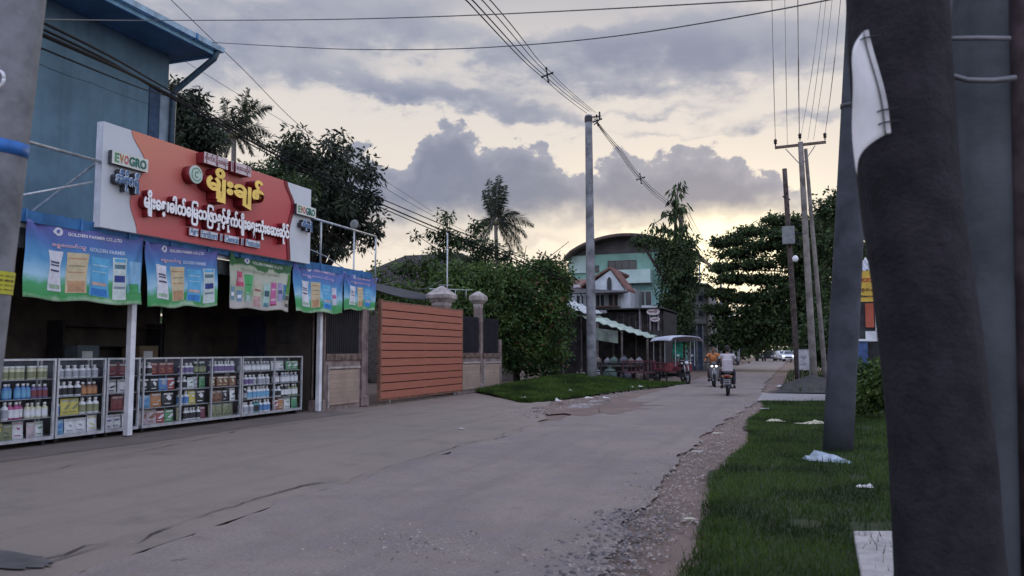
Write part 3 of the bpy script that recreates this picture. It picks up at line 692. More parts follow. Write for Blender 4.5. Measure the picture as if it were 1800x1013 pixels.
def plaque(a0, a1, b0, b1, m, deep=.06, name='letter_plate', n=0):
    o = MB().box(.03+deep-.015, .03+deep, a0, a1, b0, b1).build(name, m, sg)
    MB().box(.03, .014+deep, a0+.003, a1-.003, b0+.003, b1-.003).build('plate_side', M_lred, o); return o
# small words below, each on its own little plate
M_plate = mat('plate_white', (.62, .64, .68), .4, .08)
M_ink = mat('ink_blue', (.10, .20, .33), .5, .1)
def word(s_, ua, ub, vt, vb, plate, ink, side=None, deep=.07, pad=.03):
    a0, a1, b0, t0 = span(ua, ub, vt, vb); b0, t0 = (.13, .27) if vt > 390 else (1.53, 1.74); a0 -= deep*.8; a1 -= deep*.8+.03; o = plaque(a0, a1, b0, t0, plate, deep)
    v, f = text_data(s_, .1, .01); xs = [p[0] for p in v]; ys = [p[1] for p in v]; x0, x1, y0, y1 = min(xs), max(xs), min(ys), max(ys)
    MB().add([(.034+deep+p[2]*.02, a0+pad+(p[0]-x0)/(x1-x0)*(a1-a0-2*pad), b0+pad*.7+(p[1]-y0)/(y1-y0)*(t0-b0-1.4*pad)) for p in v], f).build('lettering', ink, o)
    return o
for s_, ua, ub, vt, vb in (('Agri', 330, 347, 402, 415), ('Fertilizers', 350, 381, 405, 418), ('&', 384, 389, 410, 421), ('Chemicals', 392, 418, 411, 425), ('&', 421, 426, 416, 427), ('Pesticides', 429, 455, 417, 431)):
    word(s_, ua, ub, vt, vb, M_plate, M_ink, pad=.012)
M_pinkw = mat('pale_pink_plate', (.55, .47, .47), .5, .15, 8)
MR = mat('ink_maroon', (.20, .06, .07), .5)
for s_, ua, ub, vt, vb in (('စိုက်ပျိုးေရး', 353, 396, 277, 299), ('•', 400, 405, 293, 301), ('ေဆးဆိုင်', 408, 436, 296, 314)):
    word(s_, ua, ub, vt, vb, M_pinkw, MR, deep=.2, pad=.015)
# round emblem
ca, cb = S2(336, 311)
MB().lathe([(.168, .03), (.168, .209)], (0, ca-.12, cb), 28, axis=0).build('emblem_side', M_lred, sg, True)
o = MB().lathe([(.17, .21), (.17, .225), (.155, .23)], (0, ca-.12, cb), 28, axis=0).build('emblem', mat('emblem_green', (.42, .52, .45), .5, .1), sg)
mb = MB(); n = 32
ring = [(math.cos(2*PI*i/n), math.sin(2*PI*i/n)) for i in range(n)]
mb.add([(.233, ca-.12+.125*x, cb+.125*y) for x, y in ring]+[(.233, ca-.12+.11*x, cb+.11*y) for x, y in ring], [(i, (i+1) % n, n+(i+1) % n, n+i) for i in range(n) if i not in (30, 31, 0, 1)])
text_mb('C', lambda a, b, t: (.234+t, ca-.12+a, cb+b), .09, .12, .0, .02, mb); mb.build('emblem_mark', mat('mark_green', (.06, .16, .10), .5), o)
# brand words on the white ends
def endword(ua, ub, vt, vb, sc=1.):
    a0, a1, b0, t0 = span(ua, ub, vt, vb); a1 += .03
    o = MB().box(.115, .13, a0, a1, b0, t0).build('letter_plate', mat('cream_plate', (.60, .62, .56), .5, .1), sg); MB().box(.03, .114, a0+.004, a1-.004, b0+.004, t0-.004).build('plate_side', M_lgrey, o)
    am = a0+(a1-a0)*.43; w1 = (am-a0-.03)/3; cols = [((.10, .30, .14), 'E'), ((.50, .22, .05), 'V'), ((.55, .08, .08), 'O')]
    for i, (cc, ch) in enumerate(cols):
        text_mb(ch, lambda a, b, t: (.135+t, a0+.035+w1*(i+.5)+a, (b0+t0)/2+b), w1*.85, (t0-b0)*.66, .02, .02).build('lettering', mat('brand_%d' % i, cc, .5), o)
    text_mb('GRO', lambda a, b, t: (.135+t, (am+a1-.03)/2+a, (b0+t0)/2+b), a1-am-.06, (t0-b0)*.7, .02, .03).build('lettering', mat('brand_green', (.03, .16, .13), .5), o)
endword(188, 249, 264, 288); endword(514, 546, 358, 376)
M_lb = mat('letter_pale_blue', (.55, .62, .70), .5, .1); M_bl2 = mat('letter_blue', (.10, .19, .34), .5, .1)
for q in ((194, 237, 296, 330), (522, 541, 386, 402)):
    a0, a1, b0, t0 = span(*q); letters_m('အီဗိုဂရို', a0-.03, a1-.03, b0-.04, t0, .11, M_lb, M_lgrey, .085, 'blue_name'); letters_m('အီဗိုဂရို', a0-.02, a1-.04, b0-.03, t0-.01, .127, M_bl2, M_lb, .0, 'blue_name_inline')
mb = MB()
for y in (.15, 3, 5.9): mb.tube([(-.12, y, 1.2), (-1.3, y-.6 if y < 1 else y, 0.05)], .02, 6); mb.tube([(-.14, y, -.02), (-.14, y, 1.7)], .022, 6)
mb.build('support_frame', M_pipe, sg)

# ------------------------------------------------------------------ hanging banners (printed cloth)
def bannermat(key, stops):
    m = bpy.data.materials.new(key); m.use_nodes = True; t = NT(m.node_tree); b = t.n['Principled BSDF']; b.inputs['Roughness'].default_value = .55
    b.inputs['Specular IOR Level'].default_value = .3
    a = t.new('ShaderNodeAttribute'); a.attribute_name = 'bv'; o = t.new('ShaderNodeTexCoord').outputs['Object']
    n = t.noise(o, 2.2, 4, .6); f = t.m('ADD', a.outputs['Fac'], t.m('MULTIPLY', t.m('SUBTRACT', n, .5), .35))
    t.put(b.inputs['Base Color'], t.ramp(f, stops)); return m
BB = bannermat('banner_blue_print', [(0, (.30, .45, .30)), (.07, (.05, .26, .08)), (.22, (.06, .30, .12)), (.33, (.30, .50, .62)), (.55, (.08, .27, .48)), (.75, (.07, .16, .38)), (.92, (.10, .12, .34)), (1, (.12, .12, .34))])
BG = bannermat('banner_green_print', [(0, (.42, .40, .36)), (.12, (.40, .38, .36)), (.3, (.22, .30, .20)), (.62, (.42, .44, .36)), (.80, (.36, .40, .30)), (.84, (.03, .12, .04)), (1, (.04, .11, .05))])
def banner(label, tl, tr, bl, br, m, seed, bags, text, amp=.068, right_fold=0):
    X0 = -10.90
    A, B, C_, D_ = [gx(*q, X0) for q in (tl, tr, bl, br)]
    rnd = random.Random(seed); ph = [rnd.uniform(0, 6) for _ in range(6)]
    def fn(u, v, t=0):
        p = C_.lerp(D_, u).lerp(A.lerp(B, u), v)
        d_ = amp*((1-v)*.7+.3)*(math.sin(u*9+ph[0]+1.5*v)*.5+math.sin(u*21+ph[1]-2*v)*.28+math.sin(u*43+ph[2]+3*v)*.10)
        d_ += amp*.9*math.exp(-((u-.02-(1-v)*.28)/.05)**2)*v-amp*.7*math.exp(-((u-.10-(1-v)*.36)/.05)**2)*v
        d_ += amp*.8*math.exp(-((1-u-.02-(1-v)*.2)/.04)**2)*v
        z = .02*math.sin(u*PI)*(-1)*v+.02*math.sin(u*13+ph[3])*(1-v)
        return (X0+.06+d_+t, p.y+.012*math.sin(v*7+ph[4]), p.z+z)
    o_ = thing('banner', label, 'banner', (0, 0, 0), 0, 'printed banners hung under the shop canopy')
    cl = MB().sheet(lambda u, v, t: fn(u, v, t), 72, 32, .003).build('cloth', m, o_, True)
    at = cl.data.attributes.new('bv', 'FLOAT', 'POINT'); W_ = 73*33
    at.data.foreach_set('value', np.tile(np.repeat(np.linspace(0, 1, 33), 73), 2).astype(np.float32))
    for (u0, u1, v0, v1, c_, bands) in bags:
        def bf(a, b, off): 
            pinch = 1-.10*math.sin(PI*b); uc = (u0+u1)/2
            return fn(uc+(a-.5)*(u1-u0)*pinch, v0+(v1-v0)*b, off)
        bg = MB().grid(lambda a, b: bf(a, b, .007), 6, 10).build('printed_bag', mat('print_%02x%02x%02x' % tuple(int(x*200) for x in c_), c_, .6, .12, 9), o_, True)
        for (b0, b1, cc) in bands:
            MB().grid(lambda a, b: bf(.1+.8*a, b0+(b1-b0)*b, .010), 5, 2).build('print_band', mat('print_%02x%02x%02x' % tuple(int(x*200) for x in cc), cc, .6, .2, 9), bg, True)
    for (s_, uc, vc, wu, hv, cc) in text:
        v_, f_ = text_data(s_, 0, .03 if s_ != '•' else .1, 2); xs = [p[0] for p in v_]; ys = [p[1] for p in v_]; x0, x1, y0, y1 = min(xs), max(xs), min(ys), max(ys)
        MB().add([fn(uc+((p[0]-x0)/(x1-x0)-.5)*wu, vc+((p[1]-y0)/(y1-y0)-.5)*hv, .011+p[2]*.2) for p in v_], f_).build('lettering', mat('print_%02x%02x%02x' % tuple(int(x*200) for x in cc), cc, .6, .05), o_)
    # round seedling emblem
    for (uc, vc, ru, rv) in [(text[0][1]-text[0][4]*0-text[0][3]/2-.075, text[0][2]+.015, .034, .055)]:
        n = 20; mb = MB()
        mb.add([fn(uc, vc, .0115)]+[fn(uc+ru*math.cos(2*PI*i/n)*(1+.3*(i in (10, 11))), vc+rv*math.sin(2*PI*i/n), .0115) for i in range(n)], [(0, 1+i, 1+(i+1) % n) for i in range(n)])
        mb.build('emblem', mat('print_white', (.6, .6, .66), .6, .05), o_)
        MB().add([fn(uc+ru*.5*math.cos(2*PI*i/n+.4)*(1 if i < 12 else .45), vc+rv*.5*math.sin(2*PI*i/n+.4), .0145) for i in range(n)], [tuple(range(n))]).build('emblem_mark', mat('print_navy', (.10, .12, .35), .6, .05), o_)
    tp = MB(); 
    for u in (0.01, .5, .99): tp.tube([fn(u, .985, .004), (X0-.03, fn(u, 1, 0)[1], fn(u, 1, 0)[2]+.09)], .006, 5)
    tp.build('tie', M_white, o_); return o_
Wt = (.62, .63, .68); dk = (.07, .08, .14); tan = (.52, .44, .28); org = (.46, .27, .15); cy = (.10, .36, .58); nv = (.03, .05, .22); gr = (.34, .48, .34)
Wbag = lambda a, b, lo=.13, hi=.66: (a, b, lo, hi, Wt, [(.62, .66, dk), (.69, .74, dk), (.48, .53, dk), (.06, .16, gr)])
Tbag = lambda a, b, lo=.11, hi=.66: (a, b, lo, hi, tan, [(.84, .88, org), (.66, .69, (.30, .26, .16)), (.5, .53, org), (0.02, .30, org)])
Cbag = lambda a, b, lo=.09, hi=.63: (a, b, lo, hi, cy, [(.78, .81, (.4, .55, .65)), (.62, .64, (.4, .55, .65)), (.28, .36, (.5, .35, .3)), (.02, .2, (.04, .2, .5))])
Nbag = lambda a, b, lo=.07, hi=.66: (a, b, lo, hi, (.50, .58, .56), [(.74, .84, (.10, .2, .24)), (.42, .58, nv), (.26, .32, (.2, .24, .28)), (.9, .98, cy)])
H = 'GOLDEN FARMER CO.,LTD'; pk = (.62, .40, .46); wt = (.66, .66, .74)
std = lambda a: [(H, .56, a, .46, .055, wt), ('ေရွှေတာင်သူ', .34, a-.16, .26, .085, pk), ('GOLDEN FARMER', .66, a-.17, .32, .055, (.45, .55, .72))]
banner('wide blue banner with a row of printed fertiliser bags, leftmost under the canopy', (38, 386), (247, 417), (34, 524), (244, 538), BB, 1, [Wbag(.17, .30), Tbag(.33, .50), Cbag(.52, .68), Nbag(.705, .84), (.86, .99, .17, .62, (.22, .42, .60), [(.0, .28, (.05, .28, .10))])], std(.90))
banner('blue banner with printed bags and a folded right edge, just left of the green banner', (248, 424), (378, 440), (257, 541), (375, 539), BB, 2, [Wbag(.10, .27), Tbag(.32, .52), Cbag(.56, .74), Nbag(.77, .96)], std(.91), .06)
g1 = (.08, .38, .14); mg = (.45, .12, .28); cr = (.46, .44, .34)
banner('pale banner with a dark green header and many small coloured packets printed on it', (398, 444), (508, 468), (397, 541), (505, 548), BG, 3,
       [(.10, .22, .42, .70, (.45, .08, .14), [(.3, .6, (.6, .3, .36))]), (.24, .37, .12, .66, g1, [(.3, .36, gr), (.62, .66, (.05, .2, .08)), (.0, .26, (.4, .5, .5))]), (.39, .50, .05, .56, cr, [(.62, .70, (.3, .12, .10)), (.0, .42, (.45, .28, .28))]),
        (.52, .63, .08, .54, (.34, .50, .46), [(.45, .7, (.05, .1, .12)), (.0, .18, (.1, .25, .3))]), (.64, .75, .10, .58, mg, [(.66, .74, (.6, .4, .5)), (.2, .3, (.6, .45, .5)), (.0, .06, (.2, .03, .05))]), (.77, .84, .2, .58, (.28, .26, .42), [(.4, .6, dk)]), (.85, .92, .24, .56, (.06, .22, .36), [(.4, .5, cy)]),
        (.02, .09, .16, .4, (.16, .28, .34), [(.3, .6, Wt)]), (.12, .2, .14, .34, (.14, .25, .36), [(.3, .6, Wt)]), (.93, .99, .1, .34, (.1, .1, .08), [(.3, .6, cr)]), (.92, .995, .38, .80, (.10, .26, .06), [])],
       [(H, .60, .91, .5, .07, (.5, .58, .5)), ('စိုက်ပျိုးေရးသုံးေဆး', .5, .74, .6, .09, (.32, .34, .24))])
banner('blue and green banner of bags hanging in front of the right white post', (510, 459), (600, 479), (513, 548), (598, 552), BB, 4, [Wbag(.15, .31), Tbag(.34, .52), Cbag(.56, .72), (.75, .86, .2, .6, (.5, .52, .6), [(.4, .6, mg)])], [(H, .6, .91, .44, .06, (.55, .45, .62)), ('ေရွှေတာင်သူ', .5, .78, .6, .10, (.42, .34, .60))])
banner('smallest blue banner of bags, rightmost, beside the fence pillar', (600, 478), (658, 490), (604, 545), (655, 545), BB, 5, [Wbag(.14, .32), Tbag(.38, .58), Cbag(.64, .84)], [(H, .6, .91, .44, .06, (.55, .45, .62)), ('ေရွှေတာင်သူ', .5, .78, .6, .10, (.5, .36, .56))])

# ------------------------------------------------------------------ display cabinets and their goods
XC = -11.3; Z0, Z1 = .085, 1.372; DEP = .42
def cabinet(label, bays):
    y0, y1 = bays[0][0], bays[-1][1]
    o = thing('display_cabinet', label, 'cabinet', (XC, y0, 0), 0, 'glass display cabinets along the shop front'); w_ = .035
    mb = MB(); mb.box(-DEP, 0, 0, y1-y0, Z0, Z0+.05)
    for a in [0]+[b[1]-y0 for b in bays]:
        a = min(max(a, w_/2), y1-y0-w_/2)
        for x in (-w_, -DEP): mb.box(x, x+w_, a-w_/2, a+w_/2, Z0+.05, Z1-.03)
    for x in (-w_-.003, -DEP): mb.box(x, x+w_+.003, 0, y1-y0, Z1-.03, Z1)
    mb.build('frame', M_steel, o)
    mb = MB()
    for k in SHZ: 
        for a, b in bays: mb.box(-DEP+.04, -.045, a-y0+.02, b-y0-.02, k-.018, k-.008)
    mb.build('shelf', mat('shelf_board', (.30, .31, .33), .4, .1), o)
    mb = MB()
    for a, b in bays: mb.add([(-.022, a-y0+w_/2, Z0+.05), (-.022, b-y0-w_/2, Z0+.05), (-.022, b-y0-w_/2, Z1-.03), (-.022, a-y0+w_/2, Z1-.03)], [(0, 1, 2, 3)])
    mb.build('glass_door', glassmat(), o)
    MB().box(-DEP+.001, -.001, .001, y1-y0-.001, Z1+.001, Z1+.006).build('glass_top', glassmat(), o)
    MB().box(-DEP-.01, -DEP-.002, 0, y1-y0, Z0, Z1).build('back_panel', mat('cabinet_back', (.10, .10, .12), .7), o)
    for y in (.1, y1-y0-.1): MB().box(-DEP+.05, -.1, y-.03, y+.03, -.0, Z0).build('foot', M_black, o)
    return o
SHZ = [.14, .445, .755, 1.055]
yb = [7.9, 8.86, 9.90, 10.92, 11.66, 11.74, 12.74, 13.62, 14.56, 14.60, 15.76, 16.86]
BAYS = [(7.9, 8.84), (8.88, 9.89), (9.92, 10.90), (10.93, 11.68), (11.76, 12.74), (12.76, 13.62), (13.64, 14.55), (14.58, 15.74), (15.76, 16.85)]
BAYS = [(a*.983, b*.983) for a, b in BAYS]
cabinet('glass display cabinet half hidden behind the left leaning pole', BAYS[0:1])
cabinet('glass display cabinet with cream jars on top shelf and magenta bottles', BAYS[1:2])
cabinet('glass display cabinet with a bright blue packet at bottom left', BAYS[2:3])
cabinet('narrow glass display cabinet just left of the middle white post', BAYS[3:4])
cabinet('three bay glass display cabinet right of the middle white post', BAYS[4:7])
cabinet('two bay glass display cabinet full of white bottles beside the right white post', BAYS[7:9])
CN = ['cabinet behind the leaning pole', 'cabinet with the cream jars', 'cabinet with the bright blue packet', 'narrow cabinet', 'first bay right of middle post', 'second bay right of middle post', 'third bay right of middle post', 'left bay of last cabinet', 'right bay of last cabinet']
_pr = {}
def cm(c_):
    g_ = sum(c_)/3; c_ = tuple(round((x*.78+g_*.22)*.98, 3) for x in c_)
    return mat('pack_%02x%02x%02x' % tuple(int(x*250) for x in c_), c_, .45, .10, 20, spec=.4)
def product(kind, bc, lc, h, w_):
    k = (kind, bc, lc, h, w_)
    if k not in _pr:
        me = []
        if kind in ('bottle', 'jar'):
            r = w_/2; sh = h*(.72 if kind == 'bottle' else .82)
            a = MB().lathe([(r*.9, 0), (r, .012), (r, sh*.9), (r*.8, sh), (r*.42, sh+h*.06), (r*.42, h*.86)] if kind == 'bottle' else [(r*.9, 0), (r, .01), (r, sh), (r*.9, sh+.004)], n=10)
            cp = MB().lathe([(r*.5, h*.84), (r*.5, h), (r*.42, h*1.005)] if kind == 'bottle' else [(r*1.03, sh), (r*1.03, h), (r*.95, h*1.005)], n=10)
            lb = MB().lathe([(r*1.02, h*.12), (r*1.02, h*.58)], n=10) ; lb.f = lb.f[:-2]
            me = [a.build('x', cm(bc), None, True), cp.build('x', cm((.72, .72, .72)), None, True), lb.build('x', cm(lc), None, True)]
            nm = ['', 'cap', 'label']
        else:
            t_ = w_*.16
            def pf(u, v, sgn): 
                bulge = (4*u*(1-u))**.6*(4*v*(1-v))**.5; pin = 1-.05*math.sin(PI*v)
                return (sgn*t_*bulge, (u-.5)*w_*pin, v*h)
            a = MB().grid(lambda u, v: pf(u, v, 1), 5, 7); a.grid(lambda u, v: pf(1-u, v, -1), 5, 7)
            sd_ = (hash((bc, lc)) % 7)/7*0+sum(bc)*3.1+sum(lc)*1.7+h*9
            def P_(u, v): return tuple(np.array(pf(u, v, 1))+np.array((.004, 0, 0)))
            lb = MB(); n_ = 14; cu, cv2, ru_, rv_ = .5+.12*math.sin(sd_), .50+.10*math.cos(sd_*2), .26+.10*math.sin(sd_*3), .13+.06*math.cos(sd_)
            lb.add([P_(cu, cv2)]+[P_(cu+ru_*math.cos(2*PI*q/n_)*(1+.25*math.sin(q*2+sd_)), cv2+rv_*math.sin(2*PI*q/n_+sd_)) for q in range(n_)], [(0, 1+q, 1+(q+1) % n_) for q in range(n_)])
            lb.grid(lambda u, v: P_(.14+.5*u, .16+.06*v), 4, 1)
            l2 = MB().grid(lambda u, v: P_(.1+.8*u, .80+.12*v), 4, 2)
            me = [a.build('x', cm(bc), None, True), lb.build('x', cm(lc), None, True), l2.build('x', cm(tuple(min(1, x*.5+.3) for x in lc)), None, True)]; nm = ['', 'label', 'seal']
        _pr[k] = ([o.data for o in me], nm)
        for o in me: bpy.data.objects.remove(o)
    return _pr[k]
KN = {'bottle': 'bottle', 'jar': 'jar', 'packet': 'packet'}
def put(kind, pos, bc, lc, h, w_, label, group, rz=0, tilt=0):
    ms, nm = product(kind, bc, lc, h, w_)
    r = bpy.data.objects.new('product_'+kind, ms[0]); COL.objects.link(r); r.location = pos; r.rotation_euler = (0, tilt, rz)
    tag(r, label, KN[kind], group)
    for m_, n_ in zip(ms[1:], nm[1:]): q = bpy.data.objects.new(n_, m_); COL.objects.link(q); q.parent = r
W = (.66, .66, .68); K = (.03, .03, .035); Y_ = (.62, .52, .05); RD = (.38, .05, .05); BL = (.05, .20, .50); CR = (.58, .55, .34); MG = (.42, .05, .20); PU = (.16, .10, .28); GN = (.08, .30, .12); OL = (.24, .25, .12)
GY = (.32, .33, .38); BR = (.24, .10, .05); TL = (.05, .28, .28); PKc = (.48, .36, .40); DG = (.05, .09, .06); OR = (.50, .20, .06); LB = (.10, .36, .60); MR_ = (.22, .04, .05)
b_, j_, p_ = 'bottle', 'jar', 'packet'
GOODS = [
 [[(b_, 5, W, GY, 'white')], [(b_, 5, W, K, 'white and black')], [(p_, 3, GY, W, 'grey')], [(p_, 3, TL, W, 'teal')]],
 [[(j_, 9, CR, OL, 'cream')], [(b_, 6, BL, LB, 'blue'), (b_, 3, PU, MR_, 'purple')], [(b_, 2, W, GY, 'tall white'), (b_, 3, MG, W, 'magenta'), (b_, 4, CR, W, 'pale yellow')], [(p_, 1, OL, Y_, 'lime green'), (p_, 1, OL, DG, 'olive'), (p_, 1, W, MG, 'white and pink'), (p_, 1, PKc, GY, 'dusty pink'), (p_, 1, W, GN, 'green and white')]],
 [[(b_, 6, W, GY, 'grey and white')], [(b_, 4, W, K, 'white and black'), (b_, 3, BR, OR, 'orange brown')], [(b_, 1, W, BL, 'white'), (p_, 2, Y_, OL, 'yellow'), (b_, 3, W, OL, 'white and olive')], [(p_, 1, LB, BL, 'bright blue'), (p_, 2, W, GY, 'white and grey'), (p_, 1, W, Y_, 'white and yellow')]],
 [[(p_, 2, MR_, GY, 'dull red')], [(p_, 2, W, K, 'white and black')], [(p_, 4, MR_, RD, 'dark red')], [(p_, 3, W, PU, 'white and violet')]],
 [[(b_, 2, W, K, 'white and black'), (p_, 3, MR_, OR, 'red brown')], [(p_, 2, K, W, 'black and white'), (p_, 1, BL, GY, 'blue'), (p_, 1, RD, W, 'small red')], [(p_, 1, LB, BL, 'wide blue'), (p_, 1, OR, W, 'orange and white'), (p_, 1, K, W, 'black')], [(p_, 2, PKc, BR, 'pinkish brown'), (p_, 1, RD, W, 'red'), (p_, 1, GN, W, 'green')]],
 [[(b_, 3, W, PU, 'white'), (b_, 3, DG, OL, 'dark green')], [(b_, 2, W, K, 'white and black'), (p_, 1, W, GN, 'green and white'), (p_, 1, GY, W, 'grey'), (p_, 1, GN, DG, 'green')], [(b_, 2, W, BL, 'white and blue'), (p_, 1, Y_, W, 'yellow'), (p_, 1, K, W, 'black and white')], [(p_, 1, OL, CR, 'olive'), (b_, 5, W, K, 'dark labelled white'), (p_, 1, MR_, PU, 'purple brown')]],
 [[(b_, 8, W, PU, 'violet labelled')], [(p_, 4, BR, CR, 'brown')], [(p_, 2, BR, K, 'dark brown'), (p_, 1, K, W, 'black'), (p_, 1, W, K, 'black and white')], [(p_, 4, OL, DG, 'olive green')]],
 [[(b_, 8, GY, W, 'grey')], [(b_, 1, K, GY, 'dark'), (b_, 2, W, PU, 'white and violet'), (b_, 4, W, GY, 'white')], [(b_, 2, K, GY, 'black'), (b_, 7, W, LB, 'white and cyan')], [(b_, 4, W, GY, 'white'), (b_, 2, TL, K, 'teal'), (b_, 3, W, BL, 'white and blue')]],
 [[(p_, 1, W, GY, 'white'), (p_, 1, W, GN, 'white and green'), (p_, 2, GN, W, 'green')], [(b_, 7, GY, W, 'grey')], [(b_, 2, W, K, 'white and black'), (b_, 2, K, W, 'black'), (b_, 3, OL, W, 'olive')], [(p_, 1, RD, W, 'red'), (p_, 1, OR, W, 'orange'), (p_, 1, W, GN, 'white and green'), (p_, 1, GN, TL, 'green')]]]
RN = ['on top shelf', 'on second shelf', 'on third shelf', 'on bottom shelf']
for bi, (rows, (ya, yb2)) in enumerate(zip(GOODS, BAYS)):
    for ri, row in enumerate(rows):
        z = SHZ[3-ri]; hh = [.235, .245, .265, .27][ri]
        n_ = sum(q[1]*(1.0 if q[0] != p_ else 1.7) for q in row); cell = (yb2-ya-.09)/n_; y = ya+.045
        for (kd, cnt, bc, lc, ds) in row:
            cw = cell*(1.7 if kd == p_ else 1.0); w_ = min(cw*1.0, .13 if kd != p_ else .30); w_ = round(w_, 2); h = round(min(hh, w_*(3.3 if kd == b_ else 2.4 if kd == j_ else 2.4))*random.choice((.9, 1, 1)), 2)
            if 'tall' in ds: h = hh+.01
            for i in range(cnt):
                pos = (XC-.13+random.uniform(-.035, .03), y+cw*(i+.5)+random.uniform(-.01, .01), z-.007)
                put(kd, pos, bc, lc, h, w_, '%s %s %s, %s' % (ds, KN[kd], RN[ri], CN[bi]), '%s %ss %s, %s' % (ds, KN[kd], RN[ri], CN[bi]) if cnt > 1 else None, random.uniform(-.15, .15), -.06 if kd == p_ else 0)
            y += cw*cnt

# ------------------------------------------------------------------ boundary fence, pillars, gate
M_beige = None
def tilemat():
    m = bpy.data.materials.new('fence_mosaic'); m.use_nodes = True; t = NT(m.node_tree); b = t.n['Principled BSDF']; b.inputs['Roughness'].default_value = .8
    o = t.new('ShaderNodeTexCoord').outputs['Object']; mp = t.new('ShaderNodeMapping'); t.l.new(o, mp.inputs[0]); mp.inputs['Rotation'].default_value = (R(90), 0, R(90))
    br = t.new('ShaderNodeTexBrick'); t.l.new(mp.outputs[0], br.inputs[0]); br.inputs['Scale'].default_value = 1; br.inputs['Brick Width'].default_value = .12; br.inputs['Row Height'].default_value = .05; br.inputs['Mortar Size'].default_value = .005
    br.inputs[1].default_value = (.33, .245, .185, 1); br.inputs[2].default_value = (.27, .20, .155, 1); br.inputs[3].default_value = (.18, .135, .11, 1)
    n = t.noise(o, 2.5, 5, .6); t.put(b.inputs['Base Color'], t.mix(t.ss(n, .35, .75), br.outputs[0], (.22, .165, .135)))
    return m
M_mosaic = tilemat()
M_pill = mat('pillar_render', (.24, .185, .17), .85, .3, 3, .3)
M_cap = mat('capital_stone', (.38, .33, .31), .85, .3, 5, .3)
M_grl = mat('fence_grille', (.018, .018, .024), .5, .3, 5)
M_rust = mat('rusty_coping', (.16, .11, .09), .85, .5, 6, .4)
f_ = thing('boundary_fence', 'beige panelled boundary fence with dark grilles and stone capped pillars either side of the gate', 'fence')
def fpanel(y0, y1, zt, gz1, X=-11.22):
    w_ = MB(); w_.box(X-.14, X, y0, y1, -.05, zt-.17); q = w_.build('wall_panel', M_pill, f_)
    MB().box(X+.002, X+.03, y0+.14, y1-.1, .12, zt-.42).build('mosaic', M_mosaic, q)
    mb = MB(); mb.box(X+.002, X+.045, y0+.08, y0+.13, .05, zt-.28); mb.box(X+.002, X+.045, y0+.13, y1-.05, zt-.38, zt-.33); mb.build('moulding', M_cap, q)
    MB().box(X-.18, X+.05, y0, y1, zt-.168, zt).build('coping', M_rust, f_, bev=.01)
    mb = MB(); k = int((y1-y0)/.105)
    for i in range(k+1): mb.tube([(X-.05, y0+.03+i*(y1-y0-.06)/k, zt), (X-.05, y0+.03+i*(y1-y0-.06)/k, gz1)], .014, 5)
    for z in (zt+.1, gz1-.15): mb.box(X-.075, X-.066, y0, y1, z, z+.03)
    mb.box(X-.095, X-.09, y0, y1, zt, gz1)
    mb.build('grille', M_grl, f_)
fpanel(17.42, 19.12, 1.42, 3.05); fpanel(25.2, 27.85, 1.42, 2.75); fpanel(28.12, 29.95, 1.40, 2.75)
def pillar(x, y, hw, z1, capw, capz, cap=True):
    p = MB().lathe([(hw*1.25, 0), (hw*1.25, .25), (hw, .28), (hw, z1)], (x, y, 0), sq=True)
    for s_ in (-1, 1): p.box(x+hw, x+hw+.02, y+s_*hw*.8-.02, y+s_*hw*.8+.02, .3, z1-.05); p.box(x+s_*hw*.5-.02, x+s_*hw*.5+.02, y-hw-.02, y-hw, .3, z1-.05)
    o = p.build('pillar', M_pill, f_)
    if cap: MB().lathe([(hw*.98, z1), (hw*1.1, z1+.06), (hw*1.1, z1+.14), (capw*.86, z1+.24), (capw, z1+.30), (capw, z1+.42), (capw*.9, z1+.46), (.05, capz), (.0, capz+.002)], (x, y, 0), sq=True).build('capital', M_cap, o)
pillar(-11.32, 17.24, .12, 3.2, .1, 3.3, False)
pillar(-11.45, 19.45, .17, 3.05, .27, 3.62)
pillar(-11.5, 25.0, .24, 3.0, .40, 3.72)
pillar(-11.36, 28.0, .13, 3.12, .27, 3.74)
pillar(-11.34, 30.1, .10, 1.95, .12, 2.2, False)
g = thing('sliding_gate', 'tall orange brown slatted wooden sliding gate on small wheels', 'gate', (-11.0, 19.8, 0))
W_ = 5.75
mw = bpy.data.materials.new('orange_wood'); mw.use_nodes = True; t = NT(mw.node_tree); b = t.n['Principled BSDF']; b.inputs['Roughness'].default_value = .55
o = t.new('ShaderNodeTexCoord').outputs['Object']; mp = t.new('ShaderNodeMapping'); t.l.new(o, mp.inputs[0]); mp.inputs['Scale'].default_value = (1, .5, 9)
n1 = t.noise(mp.outputs[0], 3.0, 6, .6); rnd = t.new('ShaderNodeNewGeometry').outputs['Random Per Island']
cc = t.ramp(n1, [(.3, (.36, .125, .078)), (.7, (.26, .082, .055))]); t.put(b.inputs['Base Color'], t.mix(t.m('MULTIPLY', rnd, .35), cc, (.24, .075, .05)))
mb = MB(); ns = 12; zs = [.14+i*(2.88-.14)/ns for i in range(ns+1)]
for i in range(ns): mb.box(.02, .045+.004*(i % 2), 0.03, W_-.03, zs[i]+.015, zs[i+1]-.015)
mb.build('slats', mw, g)
mb = MB(); mb.box(-.04, .05, -.05, .03, .10, 2.95); mb.box(-.04, .05, W_-.03, W_+.04, .10, 2.93); mb.box(-.04, .019, .03, W_-.03, .09, .16); mb.box(-.04, .019, .03, W_-.03, 2.84, 2.92); mb.box(-.03, .019, W_*.5-.04, W_*.5+.04, .16, 2.84); mb.box(-.03, .019, W_*.83-.03, W_*.83+.03, .16, 2.84)
mb.build('frame', mat('gate_frame', (.20, .10, .07), .6, .3, 4), g)
